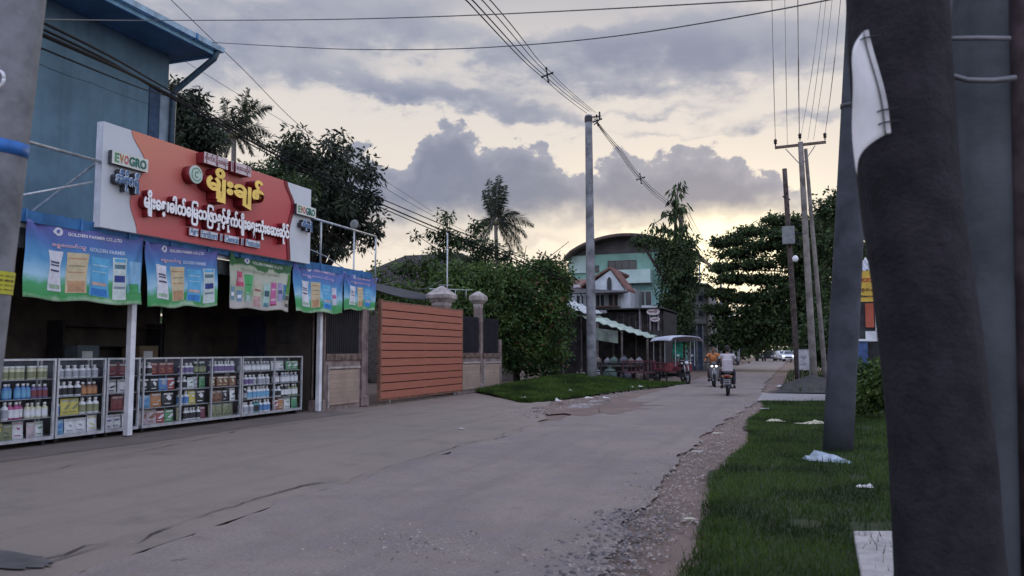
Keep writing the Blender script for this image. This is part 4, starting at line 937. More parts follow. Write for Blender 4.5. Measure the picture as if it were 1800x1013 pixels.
for y in (.6, W_-.55, W_-.25): MB().lathe([(.05, -.02), (.055, -.015), (.055, .015), (.05, .02)], (-.0, y, .055), 14, axis=0).build('wheel', mat('wheel_grey', (.2, .19, .18), .6), g)
MB().box(-.03, -.02, .03, W_-.03, .16, 2.84).build('shade_backing', mat('gate_shadow', (.05, .025, .02), .9), g)  # dark sheet added as painted shade in the gaps between slats
MB().box(-11.06, -10.9, 19, 31, -.004, .012).build('gate_rail', M_rust)['kind'] = 'structure'
st = tag(MB().box(-10.85, -9.9, 27.9, 29.8, .0, .14).build('concrete_step', M_path, bev=.02), 'low concrete slab in front of the last fence panel', 'slab')
# house roof and dark awning inside the compound
h = thing('garden_house', 'low house with dark ridged roof just visible above the thicket behind the gate', 'house', (-17.5, 37, 0))
MB().box(-3.6, 3.6, -3, 3, 0, 4.6).build('wall', mat('old_plaster', (.12, .10, .09), .9), h)
MB().add([(-4.2, -3.6, 4.5), (4.2, -3.6, 4.5), (4.2, 3.6, 4.5), (-4.2, 3.6, 4.5), (-1.6, 0, 6.45), (1.6, 0, 6.45)], [(0, 1, 5, 4), (1, 2, 5), (2, 3, 4, 5), (3, 0, 4), (3, 2, 1, 0)]).build('roof', mat('dark_tile', (.055, .045, .045), .8, .4, 6), h)
aw = thing('tarpaulin_awning', 'black tarpaulin awning stretched behind the orange gate', 'awning', (-13.3, 23, 0))
MB().sheet(lambda u, v, t: (-1.9+3.4*v, -2.6+5.6*u, 3.35+.75*(1-v)-.35*math.sin(PI*u)*.5+t), 10, 6, .02).build('sheet', mat('black_tarp', (.02, .02, .024), .6), aw, True)
for x, y in ((1.45, -2.5), (1.45, 2.9), (-1.8, -2.5), (-1.8, 2.9)): MB().tube([(x, y, 0), (x, y, 3.35)], .035, 6).build('post', M_black, aw)
an = thing('tv_antenna', 'thin aerial mast with crossbars standing behind the right gate pillar', 'antenna', tuple(gy(786, 500, 25.5))[:2]+(2.2,))
za = gy(786, 410, 25.5).z-2.2
MB().tube([(0, 0, 0), (0, 0, za)], .025, 6).build('mast', M_pipe, an, True)
mb = MB(); mb.tube([(-.5, -.4, 1.45), (.4, 1.3, 1.5)], .02, 6); mb.tube([(.1, .5, 1.48), (.1, .5, 1.2)], .012, 5); mb.tube([(.3, 1.0, 1.5), (.3, 1.0, 1.1)], .012, 5); mb.tube([(-.3, -.1, 1.6), (.1, .1, 1.6)], .012, 5); mb.build('crossbar', M_pipe, an, True)
lp = thing('round_lamp', 'round grey lamp head on a pole behind the canopy roof rail', 'lamp', tuple(gy(622, 455, 24))[:2]+(0,))
zt = gy(620, 395, 24).z
MB().tube([(0, 0, 0), (0, 0, zt-.15)], .03, 6).build('pole', M_pipe, lp, True); MB().ell((0, 0, zt), (.17, .06, .17), 16, 10).build('lamp_head', mat('dull_lamp', (.2, .21, .2), .5), lp, True)

CT = [(.20, .14, .08), (.16, .12, .08), (.22, .20, .18), (.10, .12, .14)]
wl = ['lowest', 'second', 'third', 'topmost']
for si, (yy, nn) in enumerate(((12.5, 4), (13.1, 3), (14.1, 4), (15.2, 3), (8.6, 3))):
    for k in range(nn):
        o_ = MB().box(-.26, .26, -.27, .27, 0, .40).build('carton', mat('carton_%d' % ((si+k) % 4), CT[(si+k) % 4], .85, .2, 5), bev=.008); o_.location = (-13.9+random.uniform(-.04, .04), yy, .001+k*.403); o_.rotation_euler = (0, 0, random.uniform(-.08, .08))
        MB().box(.2605, .262, -.16, .10, .12, .28).build('label', M_white, o_)
        tag(o_, '%s cardboard carton of the %s stack inside the dark shop' % (wl[k], ['first', 'second', 'third', 'fourth', 'leftmost'][si]), 'carton', 'cartons stacked inside the shop')
# ------------------------------------------------------------------ poles and near trunk
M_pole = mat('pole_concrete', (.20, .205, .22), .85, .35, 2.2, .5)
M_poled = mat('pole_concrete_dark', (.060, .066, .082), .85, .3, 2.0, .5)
M_wire = mat('black_cable', (.006, .006, .008), .9, 0, spec=.1)
M_wireg = mat('grey_cable', (.07, .07, .075), .6, 0)
def pole(label, a, b, r0, r1, m=M_pole, cat='utility pole', group='utility poles', name='utility_pole', n=20):
    o = thing(name, label, cat, tuple(a), 0, group); d_ = Vector(b)-Vector(a)
    MB().tube([d_*(i/10) for i in range(11)], [r0+(r1-r0)*i/10 for i in range(11)], n, wob=.006).build('pole', m, o, True); return o
# left leaning pole, cut by the left edge of the frame
a = Vector((-4.93, 3.75, -.05)); top_r = gy(26, 0, 3.70); dv = (top_r-gy(-60, 680, 3.72))
b = top_r+dv*.9; a2 = top_r-dv*((top_r.z+.1)/dv.z)
lpo = pole('leaning grey concrete pole at the left edge with a blue band and a yellow sticker', a2, b, .200, .165, M_pole, n=28)
def onp(z): return (Vector(b)-Vector(a2))*((z-a2.z)/(b.z-a2.z))
def band(z0, z1, r, m, name, arc=None):
    p0, p1 = onp(z0), onp(z1)
    if arc is None: return MB().tube([p0, p1], r, 28).build(name, m, lpo, True)
    v = [];  n_ = 16
    for p in (p0, p1):
        for i in range(n_+1):
            t_ = arc[0]+(arc[1]-arc[0])*i/n_; v.append(p+Vector((math.cos(t_)*r, math.sin(t_)*r, 0)))
    return MB().add(v, [(i, i+1, n_+2+i, n_+1+i) for i in range(n_)]).build(name, m, lpo, True)
zb = gy(10, 268, 3.7).z, gy(10, 245, 3.7).z; band(zb[0], zb[1], .187, mat('blue_tape', (.03, .14, .42), .5), 'blue_band')
zy = gy(0, 516, 3.7).z, gy(0, 476, 3.7).z; st_ = band(zy[0], zy[1], .196, mat('yellow_sticker', (.50, .48, .05), .5, .1), 'yellow_sticker', (-2.2, .9))
for k in range(4):
    zz = zy[0]+(zy[1]-zy[0])*(.2+.2*k); h_ = .006 if k != 2 else .012; p0 = onp(zz); v = []; n_ = 40; f2 = []
    for q in range(n_):
        if q % 5 == 4: continue
        t0, t1 = -1.6+2.3*q/n_, -1.6+2.3*(q+.8)/n_; i0 = len(v)
        for zz2 in (-h_/2, h_/2):
            for t_ in (t0, t1): v.append(p0+Vector((math.cos(t_)*.199, math.sin(t_)*.199, zz2)))
        f2.append((i0, i0+1, i0+3, i0+2))
    MB().add(v, f2).build('printed_line', mat('sticker_ink', (.08, .05, .02), .6), st_)
pr_ = gy(-4, 140, 3.55); tag(MB().tube([pr_+Vector((.055*math.cos(i*PI/8), .0, .055*math.sin(i*PI/8))) for i in range(17)], .011, 6).build('wire_ring', M_white, None, True), 'small white ring hooked on the left leaning pole', 'ring')
# centre pole and right poles
cpo = pole('tall grey concrete pole standing on the grass bank in the middle of the view', (-8.2, 33, .1), tuple(gy(1034.5, 203, 33)), .215, .150)
MB().lathe([(.17, 0), (.175, .03), (.175, .22), (.15, .25)], tuple(gy(1034.5, 215, 33)-Vector((-8.2, 33, .1))), 14).build('cap_band', mat('dark_band', (.05, .045, .05), .7), cpo)
ins = MB(); c0 = gy(1042, 206, 33)-Vector((-8.2, 33, .1)); ins.bar(c0-Vector((.15, 0, 0)), c0+Vector((.35, 0, 0)), .05); ins.tube([c0+Vector((.3, 0, -.15)), c0+Vector((.3, 0, .2))], .04, 6); ins.tube([c0+Vector((.35, 0, -.1)), c0+Vector((.05, 0, -.35))], .025, 5)
ins.build('bracket', M_black, cpo)
tpb = Vector((.60, 34, .1)); tpt = gy(1407, 250, 34)
tpo = pole('slim pale concrete pole with a wooden crossarm and three insulators', tuple(tpb), tuple(tpt), .145, .10, mat('warm_concrete', (.20, .18, .165), .85, .35, 2.2, .5))
ca_ = gy(1362, 260, 34)-tpb; cb_ = gy(1452, 250, 34)-tpb
MB().bar(ca_, cb_, .11, .10).build('crossarm', mat('weathered_wood', (.13, .10, .08), .9, .3, 6), tpo)
mb = MB(); q0 = gy(1381, 262, 33.9)-tpb; q1 = gy(1409, 292, 33.9)-tpb; q2 = gy(1433, 256, 33.9)-tpb; mb.bar(q0, q1, .03); mb.bar(q2, q1, .03); mb.build('brace', M_pole, tpo)
for u, v in ((1363, 250), (1406, 240), (1450, 239)): p = gy(u, v, 34)-tpb; MB().lathe([(.02, -.18), (.03, -.08), (.07, -.07), (.05, 0), (.07, .02), (.06, .10), (.02, .13)], tuple(p), 10).build('insulator', M_black, tpo, True)
pole('second pale concrete strut leaning against the crossarm pole', (1.05, 34.6, .1), tuple(gy(1416, 262, 34.5)), .10, .07, mat('warm_concrete', (.20, .18, .165)))
dpo = pole('dark wooden pole carrying a grey transformer box behind the crossarm pole', (.0, 40, .2), tuple(gy(1379, 297, 40)), .14, .11, mat('dark_wood_pole', (.07, .055, .05), .9, .4, 5, .5))
p = gy(1386, 415, 39.9)-Vector((0, 40, .2)); MB().box(p.x-.28, p.x+.28, p.y-.35, p.y-.05, p.z-.42, p.z+.42).build('meter_box', mat('box_grey', (.18, .19, .20), .6, .2), dpo, bev=.02)
mb = MB(); mb.bar(p+Vector((-.2, -.1, 1.9)), p+Vector((.1, .3, 1.8)), .06); mb.bar(p+Vector((.2, 0, .1)), p+Vector((.85, -.2, .1)), .05); mb.bar(p+Vector((.2, 0, -.35)), p+Vector((.85, -.2, -.35)), .05); mb.build('bracket', M_black, dpo)
p = gy(1398, 455, 39.5)-Vector((0, 40, .2)); MB().ell(tuple(p), (.14, .12, .16), 12, 8).build('lamp', M_white, dpo, True)
# right near poles
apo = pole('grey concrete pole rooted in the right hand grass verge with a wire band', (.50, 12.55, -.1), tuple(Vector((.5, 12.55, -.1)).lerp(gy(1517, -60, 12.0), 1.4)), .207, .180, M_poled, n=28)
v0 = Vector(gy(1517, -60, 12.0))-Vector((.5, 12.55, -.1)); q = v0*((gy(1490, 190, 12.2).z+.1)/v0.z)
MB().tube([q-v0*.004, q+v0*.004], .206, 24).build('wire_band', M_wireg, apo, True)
# trunk (dark, very near) and the grey concrete pole behind it
DT = 3.95
def dep(u, v, d_):  # point at depth d_ along the view
    r = ray(u, v); f0 = Vector((-math.sin(YAW), math.cos(YAW), 0)); return Vector((0, 0, EYE))+r*(d_/r.dot(f0))
tt = thing('tree_trunk', 'thick dark brown tree trunk right in front at the right side', 'tree trunk', tuple(dep(1680, 1160, DT)))
o0 = Vector(tt.location)
cl = [(1685, 1200, 104, 0), (1668, 1013, 88, 0), (1660, 900, 86, .01), (1655, 800, 86, 0), (1640, 650, 84, 0), (1622, 500, 83, -.01), (1606, 400, 84, 0), (1593, 300, 84, .01), (1584, 180, 85, 0), (1577, 60, 85, 0), (1571, -80, 84, 0), (1562, -300, 82, 0), (1550, -700, 80, 0)]
v = []; n = 56
L2 = []
for i in range(len(cl)-1):
    for k in range(8):
        t_ = k/8; L2.append(tuple(a*(1-t_)+b*t_ for a, b in zip(cl[i], cl[i+1])))
for (u, vv, w_, k) in L2:
    c_ = dep(u, vv, DT)-o0; r = w_/F*DT
    for j in range(n):
        t_ = 2*PI*j/n; rr = r*(1+.030*noise2(math.cos(t_)*2.2+9, c_.z*1.2+math.sin(t_)*2.2)+.018*noise2(j*.8, c_.z*2.5)); v.append(c_+Vector((math.cos(t_)*rr, math.sin(t_)*rr, 0)))
m_ = len(L2)
MB().add(v, [(i*n+(j+1) % n, i*n+j, (i+1)*n+j, (i+1)*n+(j+1) % n) for i in range(m_-1) for j in range(n)]).build('bark', mat('trunk_bark', (.024, .021, .027), .95, .3, 6, 1.0), tt, True)
# roots flare so it stands in the verge
gp = thing('utility_pole', 'wide blue grey concrete pole behind the dark trunk at the right edge', 'utility pole', tuple(dep(1790, 1130, 4.5)), 0, 'utility poles')
o0 = Vector(gp.location); v = []
cl2 = [(1812, 1260, 128), (1800, 1013, 112), (1782, 700, 108), (1760, 300, 104), (1737, -50, 100), (1700, -600, 94)]
pts = [dep(a, b, 4.55)-o0 for a, b, c_ in cl2]; MB().tube(pts, [c_/F*4.55 for a, b, c_ in cl2], 36, wob=.004).build('pole', mat('pole_bluish', (.115, .125, .14), .85, .25, 1.6, .5, streak=.4), gp, True)
pts = [dep(a, b, 4.32)-o0 for a, b in ((1675, -40), (1668, 30), (1664, 60), (1655, 75))]; MB().tube(pts, .018, 8).build('conduit', M_wireg, gp, True)
hp = mat('hoop_metal', (.16, .16, .175), .5, .2, metal=.3)
for i, L3 in enumerate(([(1640, 66), (1675, 68), (1720, 67), (1775, 68)], [(1651, 118), (1668, 132), (1700, 141), (1745, 142), (1785, 137)])):
    mb = MB(); pts = [dep(a, b, 4.02)-o0 for a, b in L3]; mb.tube(pts, .013 if i == 0 else .015, 8); mb.build('steel_hoop', hp, gp, True)
mb = MB(); k_ = [dep(a, b, 3.98)-o0 for a, b in ((1636, 64), (1650, 62), (1660, 75), (1650, 95))]; mb.tube(k_, [.01, .024, .02, .012], 8); mb.tube([dep(1650, 60, 3.97)-o0, dep(1662, 0, 3.97)-o0], .012, 6); mb.build('knotted_wire', hp, gp, True)
# second dark strip at the very edge
tag(MB().tube([dep(1838, 1150, 4.2), dep(1822, 500, 4.2), dep(1812, 100, 4.2), dep(1800, -600, 4.2)], .10, 14).build('rusty_pipe', mat('rust_brown', (.08, .055, .06), .9, .4, 5), None, True), 'brownish post just touching the right edge of the frame', 'post')
# bent white notice board nailed to the trunk
nb = thing('notice_board', 'bent white notice sheet with a red stripe tied to the dark trunk', 'notice board', tuple(dep(1535, 180, 3.75)))
o0 = Vector(nb.location)
TL_, TR_, BL_, BR_ = dep(1494, 118, 3.55), dep(1524, 56, 3.72), dep(1506, 300, 3.55), dep(1562, 236, 3.72)
def nf(u, v, t=0):
    p = BL_.lerp(BR_, u).lerp(TL_.lerp(TR_, u), v)-o0; out_ = Vector((-.8, -.3, 0)); return p+out_*(.05*math.sin(PI*u*.9)*(1-v*.4)+.012*math.sin(v*5+u*3))+Vector((.002, .006, 0)).normalized()*t+Vector((0, 0, -.03*(1-u)**4*(1-v)**3))
MB().sheet(nf, 14, 20, .006).build('sheet', mat('dirty_white_sheet', (.62, .60, .60), .5, .12, 3), nb, True)
MB().grid(lambda a, b: nf(.40+.50*a, .035+.075*b, 0)+Vector((-.013, -.006, 0)), 5, 3).build('red_stripe', mat('faded_red', (.42, .12, .15), .6), nb, True)
mb = MB(); e1 = [nf(1, i/10) for i in range(11)]
for a, b in zip(e1, e1[1:]): mb.bar(a+Vector((.012, 0, 0)), b+Vector((.012, 0, 0)), .036, .02)
mb.build('edge_flange', mat('flange_white', (.50, .49, .50), .5, .2, 6), nb)
mb = MB()
for i in (.92, .22, .1): p = nf(.98, i); mb.tube([p+Vector((-.05, -.01, -.01)), p+Vector((0, -.035, 0)), p+Vector((.07, -.01, .012))], .004, 5)
mb.build('tie_wire', M_black, nb)

# ------------------------------------------------------------------ wires
def dp(u, v, Y): return gy(u, v, Y)
bg = 'black cables running from the left leaning pole along the shop'
for i, (pp, r) in enumerate([([dp(-60, 5, 3.6), dp(75, 62, 4.5), dp(300, 168, 10.5), dp(520, 290, 18), dp(770, 402, 27), dp(1000, 494, 33)], .012), ([dp(-60, -22, 3.6), dp(75, 40, 4.5), dp(300, 160, 10.5), dp(520, 283, 18), dp(770, 392, 27), dp(1000, 488, 33)], .010),
    ([dp(-60, -5, 3.6), dp(75, 52, 4.5), dp(300, 172, 10.7), dp(520, 296, 18), dp(770, 408, 27), dp(1000, 498, 33)], .008)]):
    wire('overhead_cable', pp, [.018+.010*(j/70) for j in range(71)] if i == 0 else [.011+.009*(j/70) for j in range(71)], M_wire, 'thick black bundled cable crossing from the left pole past the shop sign', 'cable', 0, bg)
wire('overhead_cable', [dp(-10, 55, 3.9), dp(75, 86, 4.5), dp(290, 168, 10.2)], .009, M_wire, 'black service cable dropping from the left pole to the corner of the blue building', 'cable', .05)
wire('overhead_cable', [dp(20, 90, 4.2), dp(160, 146, 7), dp(285, 190, 10.2)], .003, M_wire, 'hair thin cable hanging lowest across the blue wall', 'cable', .03)
wire('overhead_cable', [dp(-40, 33, 4.5), dp(300, 36, 10), dp(600, 34, 9.6), dp(900, 24, 8.8), dp(1440, -8, 7)], .007, M_wireg, 'long nearly level cable crossing the street highest, near the top of the frame', 'cable', 0, ext=(0, 5))
wire('overhead_cable', [dp(360, 74, 15.5), dp(500, 82, 14.3), dp(620, 87, 13.4), dp(850, 84, 12), dp(1140, 56, 10.5), dp(1460, -8, 9)], .009, M_wireg, 'sagging cable crossing the street from the blue roof corner', 'cable', 0, ext=(0, 5))
wire('overhead_cable', [dp(290, -10, 14), dp(420, 115, 18), dp(540, 232, 23), dp(740, 368, 31), dp(990, 482, 40)], .010, M_wireg, 'thin cable falling steeply to the right over the mango trees', 'cable', 0, ext=(5, 0))
wire('overhead_cable', [dp(320, 105, 20), dp(450, 185, 23), dp(680, 320, 30), dp(760, 372, 33)], .008, M_wireg, 'faint thin cable running parallel to and left of the steep one', 'cable', 0)
qg = 'four line conductors strung over the middle pole'
tops = [(1031, 199), (1036, 196), (1041, 196), (1047, 198)]
for i, ((u0, ue), tp_) in enumerate(zip([(818, 0), (829, 0), (846, 0), (860, 0)], tops)):
    wire('overhead_cable', [dp(u0-28, -30, 9.5), dp(u0+6, 5, 10.5), dp(956+i*4, 136-i*3+(2 if i < 2 else 0), 22), dp(*tp_, 33)], .011 if i < 2 else .009, M_wire, 'line conductor coming over the street to the top of the middle pole', 'cable', .06, qg, ext=(7, 0))
for i in range(4):
    o4 = (i % 2)*5; k4 = (i//2)*4
    wire('overhead_cable', [dp(1044, 206+k4, 33), dp(1086+o4, 262+k4, 39), dp(1124+o4, 312+k4, 46), dp(1170+o4, 354+k4, 56), dp(1196, 376, 62)], .014, M_wire, 'line conductor sagging away from the middle pole to the far street', 'cable', .1, 'four conductors leaving the middle pole')
for i in range(2):
    wire('overhead_cable', [dp(1205+i*6, 374, 62), dp(1228+i*5, 415, 74), dp(1256+i*3, 458, 92)], .02, M_wire, 'distant conductor dropping behind the tall ivy covered tree', 'cable', .1, 'distant conductors by the ivy tree')
def spacer(u, v, Y, s_, label):
    c_ = gy(u, v, Y); mb = MB()
    for a in range(4):
        t_ = a*PI/2+.2; mb.bar(c_, c_+Vector((math.cos(t_)*s_, 0, math.sin(t_)*s_*1.3)), s_*.22); mb.ell(tuple(c_+Vector((math.cos(t_)*s_, 0, math.sin(t_)*s_*1.3))), (s_*.25,)*3, 8, 6)
    return tag(mb.build('cable_spacer', M_black), label, 'cable spacer')
spacer(962, 132, 22, .16, 'black cross shaped spacer clamped on the conductors left of the middle pole')
spacer(1050, 212, 33.5, .18, 'small cable spacer beside the top of the middle pole')
spacer(1126, 314, 46, .22, 'small cable spacer halfway down the sagging far conductors')
rg = 'thin lines rising from the crossarm pole'
for (u0, u1, v1, r) in [(1356, 1363, 250, .006), (1379, 1384, 256, .005), (1402, 1405, 238, .009), (1447, 1408, 240, .004), (1455, 1420, 246, .004), (1466, 1430, 246, .004), (1480, 1450, 239, .006)]:
    a = gy(u0, -40, 11.5); m1 = gy(u0+(u1-u0)*.45, 110, 19); wire('power_line', [a, m1, gy(u1, v1, 34)], [r*.9]*14+[r*1.7]*15, M_wireg, 'thin line rising towards the camera from the crossarm of the right hand pole', 'cable', .02, rg, ext=(7, 0))
for (u, v, u2, v2) in [(1330, 388, 1240, 428), (1378, 380, 1225, 450), (1428, 430, 1455, 462)]:
    wire('overhead_cable', [dp(u, v, 40), dp(u2, v2, 60)], .018, M_wire, {1240: 'upper slack cable leading left from the dark box pole', 1225: 'lower slack cable leading left from the dark box pole', 1455: 'short slack cable drooping right from the crossarm pole'}[u2], 'cable', .4)
wire('overhead_cable', [dp(672, 500, 20), dp(700, 495, 22), dp(740, 508, 24), dp(778, 492, 25.5)], .014, M_wireg, 'grey cable drooping to the aerial mast above the gate', 'cable', .05)

# ------------------------------------------------------------------ buildings down the street
M_mint = mat('mint_paint', (.23, .42, .36), .8, .2, .6)
M_mintl = mat('pale_mint_paint', (.44, .58, .55), .8, .15, .6)
M_grroof = mat('brown_metal_roof', (.085, .055, .05), .6, .3, .6)
M_win = mat('dark_window', (.025, .028, .035), .2, 0, spec=.6)
gb = thing('mint_house', 'three storey mint green house under a wide curved brown roof', 'house', (-13.0, 66, 0))
xl, xr = gy(1003, 500, 66).x+13, gy(1208, 500, 66).x+13
def hz_(v): return gy(1100, v, 66).z
z1 = hz_(448); ze = hz_(446); zc = hz_(413)
MB().box(xl, xr, 0, 5, 0, ze).build('wall', M_mint, gb)
mb = MB(); L5 = gy(994, 445, 65).x+13; R5 = gy(1236, 458, 65).x+13; n = 20
arc = [(L5+(R5-L5)*i/n, ze-.25+(zc-ze+.35)*math.sin(PI*(i/n)**.92)**.8-(.4*(i/n))) for i in range(n+1)]
mb.prism(arc+[(a, b-.22) for a, b in arc[::-1]], 8.5, lambda a, b, t: (a, -1.6+t, b)); mb.build('roof', M_grroof, gb)
MB().prism([(xl, ze)]+[(a, b-.26) for a, b in arc if xl <= a <= xr]+[(xr, ze)], .2, lambda a, b, t: (a, .05+t, b)).build('gable', mat('gable_grey', (.10, .095, .10), .8, .2, 1), gb)
MB().box(xl-.1, gy(1030, 460, 65.8).x+13, -.25, -.002, hz_(478), ze-.1).build('corner_panel', M_mintl, gb)
def win(par, x0, x1, za_, zb_, y, fr=M_white, bars=2, nm='window'):
    q = MB().box(x0, x1, y-.05, y-.003, za_, zb_).build(nm, M_win, par)
    mb = MB(); t_ = .05
    mb.box(x0-t_, x0, y-.08, y-.003, za_, zb_); mb.box(x1, x1+t_, y-.08, y-.003, za_, zb_); mb.box(x0-t_, x1+t_, y-.082, y-.003, zb_, zb_+t_); mb.box(x0-t_, x1+t_, y-.10, y-.003, za_-t_, za_)
    for i in range(1, bars): x = x0+(x1-x0)*i/bars; mb.box(x-.025, x+.025, y-.075, y-.052, za_, zb_)
    mb.build('frame', fr, q); return q
gxp = lambda u, Y=66: gy(u, 500, Y).x+13
M_brown = mat('brown_wood', (.09, .05, .045), .7)
win(gb, gxp(1070), gxp(1118), hz_(477), hz_(459), 0, M_brown, 4)
win(gb, gxp(1048), gxp(1052), hz_(476), hz_(466), 0, M_brown, 1)
mb = MB(); mb.box(gxp(1086), gxp(1148), -1.3, -.002, hz_(500), hz_(477)); mb.build('balcony', M_mintl, gb)
MB().box(gxp(1100), gxp(1150), -1.31, -1.3, hz_(500), hz_(499)).build('balcony_trim', M_white, gb)
MB().box(gxp(1080), gxp(1160), -.3, -.003, hz_(538), hz_(502)).build('lower_panel', mat('teal_paint', (.22, .38, .37), .8, .15), gb)
MB().box(gxp(1086), gxp(1190), -.9, -.31, hz_(543), hz_(540)).build('ledge', M_white, gb)
win(gb, gxp(1124), gxp(1146), hz_(538), hz_(514), -.3, M_mintl, 2)
win(gb, gxp(1180), gxp(1200), hz_(500), hz_(470), 0, M_brown, 2)
MB().tube([(gxp(1228), -.3, hz_(462)), (gxp(1231), -.3, hz_(470)), (gxp(1231), -.3, hz_(520))], .07, 6).build('downpipe', M_bluel, gb)
tw = thing('concrete_tower_house', 'narrow unpainted grey house beyond the mint green one', 'house', (gy(1208, 560, 62).x, 62, 0))
w1 = gy(1241, 560, 62).x-gy(1208, 560, 62).x; zt = gy(1220, 470, 62).z; zf = lambda v: gy(1220, v, 62).z
MB().box(0, w1, 0, 9, 0, zf(503)).build('wall', mat('raw_concrete', (.25, .25, .25), .9, .3, 1.2), tw)
MB().box(-.2, w1+.25, -.8, 9.2, zf(503)+.001, zf(500)).build('roof_slab', mat('slab_grey', (.18, .18, .18), .9), tw)
for v_ in (520, 546): win(tw, w1*.2, w1*.42, zf(v_+10), zf(v_), 0, M_pole, 1); win(tw, w1*.62, w1*.85, zf(v_+10), zf(v_), 0, M_pole, 1)
MB().box(-.1, w1+.1, -.7, -.002, zf(570), zf(566)).build('awning', mat('slab_grey', (.18, .18, .18)), tw)
for x in (.15, w1*.5, w1-.25): MB().box(x, x+.12, -.6, -.48, 0, zf(571)).build('post', M_pole, tw)
MB().box(.2, w1-.2, -.05, -.002, .1, zf(575)).build('shutter', mat('blue_shutter', (.07, .10, .17), .6, .3, 3), tw)
# white house with terracotta roof
wh = thing('white_house', 'two storey white house with terracotta roof and small white gable', 'house', (-13.5, 50, 0))
gx5 = lambda u: gy(u, 500, 50).x+13.5; gz5 = lambda v: gy(1050, v, 50).z
M_wh = mat('white_render', (.46, .50, .54), .8, .25, 1)
M_terra = mat('terracotta_tile', (.17, .085, .070), .8, .3, 3)
MB().box(gx5(975), gx5(1092), 0, 7, 0, gz5(500)).build('wall', M_wh, wh)
MB().add([(gx5(955), -.5, gz5(508)), (gx5(1062), -.5, gz5(506)), (gx5(1062), 4, gz5(480)), (gx5(972), 4, gz5(480)), (gx5(955), 8, gz5(508)), (gx5(1062), 8, gz5(506))], [(0, 1, 2, 3), (3, 2, 5, 4), (0, 3, 4), (1, 5, 2), (0, 4, 5, 1)]).build('roof', M_terra, wh)
x0, xm, x1 = gx5(1040), gx5(1083), gx5(1108)
MB().prism([(x0, gz5(513)), (x0+.1, gz5(508)), (xm, gz5(480)), (x1-.1, gz5(512)), (x1, gz5(518)), (x0, gz5(518))], .35, lambda a, b, t: (a, -1.6+t, b)).build('gable', M_wh, wh)
mb = MB(); mb.prism([(xm, gz5(478)), (x1+.15, gz5(517)), (x1+.15, gz5(513)), (xm, gz5(474.5))], 2.6, lambda a, b, t: (a, -1.7+t, b)); mb.prism([(xm, gz5(478)), (x0-.3, gz5(508)), (x0-.3, gz5(504)), (xm, gz5(474.5))][::-1], 6, lambda a, b, t: (a, -1.7+t, b)); mb.build('gable_roof', M_terra, wh)
n = 12; c_ = (gx5(1081), gz5(504)); MB().prism([(c_[0]-.14, c_[1]-.4), (c_[0]+.14, c_[1]-.4)]+[(c_[0]+.14*math.cos(PI*i/n), c_[1]+.14+.3*math.sin(PI*i/n)) for i in range(n+1)], .05, lambda a, b, t: (a, -1.61-t, b)).build('arched_window', M_win, wh)
MB().prism([(x0-1, gz5(519)), (x1+.1, gz5(519)), (x1+.1, gz5(516.5)), (x0-1, gz5(510))], .8, lambda a, b, t: (a, -2+t, b)).build('canopy', mat('slate_grey', (.14, .14, .15), .7), wh)
for a_, b_2 in ((1014, 1026), (1030, 1036), (1048, 1062), (1070, 1086)): win(wh, gx5(a_), gx5(b_2), gz5(540), gz5(519), 0, M_wh, 2)
MB().box(gx5(1086), gx5(1088), -1.5, -1.3, 0, gz5(516)).build('column', M_brown, wh); MB().box(gx5(1030), gx5(1032), -1.5, -1.3, 0, gz5(516)).build('column', M_wh, wh)
MB().box(gx5(1044), gx5(1090), -1.45, -.003, gz5(543), gz5(540)).build('balcony', M_brown, wh)
# dark timber shop row in front of those houses
sr_ = thing('timber_shop', 'dark timber shop front with corrugated eaves behind the three wheeler', 'shop', (-12, 45, 0))
g4 = lambda u: gy(u, 600, 45).x+12; z4 = lambda v: gy(1100, v, 45).z
M_tim = mat('dark_timber', (.038, .034, .036), .85, .4, 3)
mb = MB(); mb.box(g4(990), g4(1168), 0, 5, 0, z4(548)); mb.build('wall', M_tim, sr_)
mb = MB()
for i in range(24): x = g4(1085)+i*.115; mb.box(x, x+.02+.05*(i % 3 == 0), -.06, -.002, .1, z4(552))
mb.build('plank_battens', mat('grey_timber', (.12, .105, .11), .85, .4, 3), sr_)
MB().prism([(g4(980), z4(545)), (g4(1170), z4(545)), (g4(1170), z4(543)), (g4(980), z4(543))], 6, lambda a, b, t: (a, -.8+t, b)).build('eave', M_tim, sr_)
mb = MB(); mb.prism([(g4(1090), z4(583)), (g4(1182), z4(598)), (g4(1182), z4(596)), (g4(1090), z4(580))], 2.0, lambda a, b, t: (a, -2.2+t, b)); mb.build('lean_to_roof', mat('teal_dark_sheet', (.05, .10, .10), .6, .3, 3), sr_)
for u in (1128, 1146, 1160): MB().tube([(g4(u), -.5, 0), (g4(u), -.5, z4(545))], .05, 6).build('post', mat('pale_post', (.22, .20, .22), .8), sr_)
for i, (u0, u1, v0_, v1_) in enumerate(((1141, 1164, 544, 556), (1147, 1164, 559, 567))):
    mb = MB(); n = 20; cx_, cz_ = (g4(u0)+g4(u1))/2, (z4(v0_)+z4(v1_))/2; rx_, rz_ = (g4(u1)-g4(u0))/2, (z4(v0_)-z4(v1_))/2
    mb.prism([(cx_+rx_*math.cos(2*PI*k/n), cz_+rz_*math.sin(2*PI*k/n)) for k in range(n)], .05, lambda a, b, t: (a, -.70+t, b)); q = mb.build('oval_sign', mat('sign_cream', (.50, .44, .46), .6, .2, 6), sr_)
    text_mb(['ေဆးဆိုင်', 'ဆိုင်'][i], lambda a, b, t: (cx_+a, -.715-t, cz_+b), rx_*1.4, rz_*1.1, .0, .03).build('lettering', mat('sign_ink', (.14, .05, .06), .6), q)
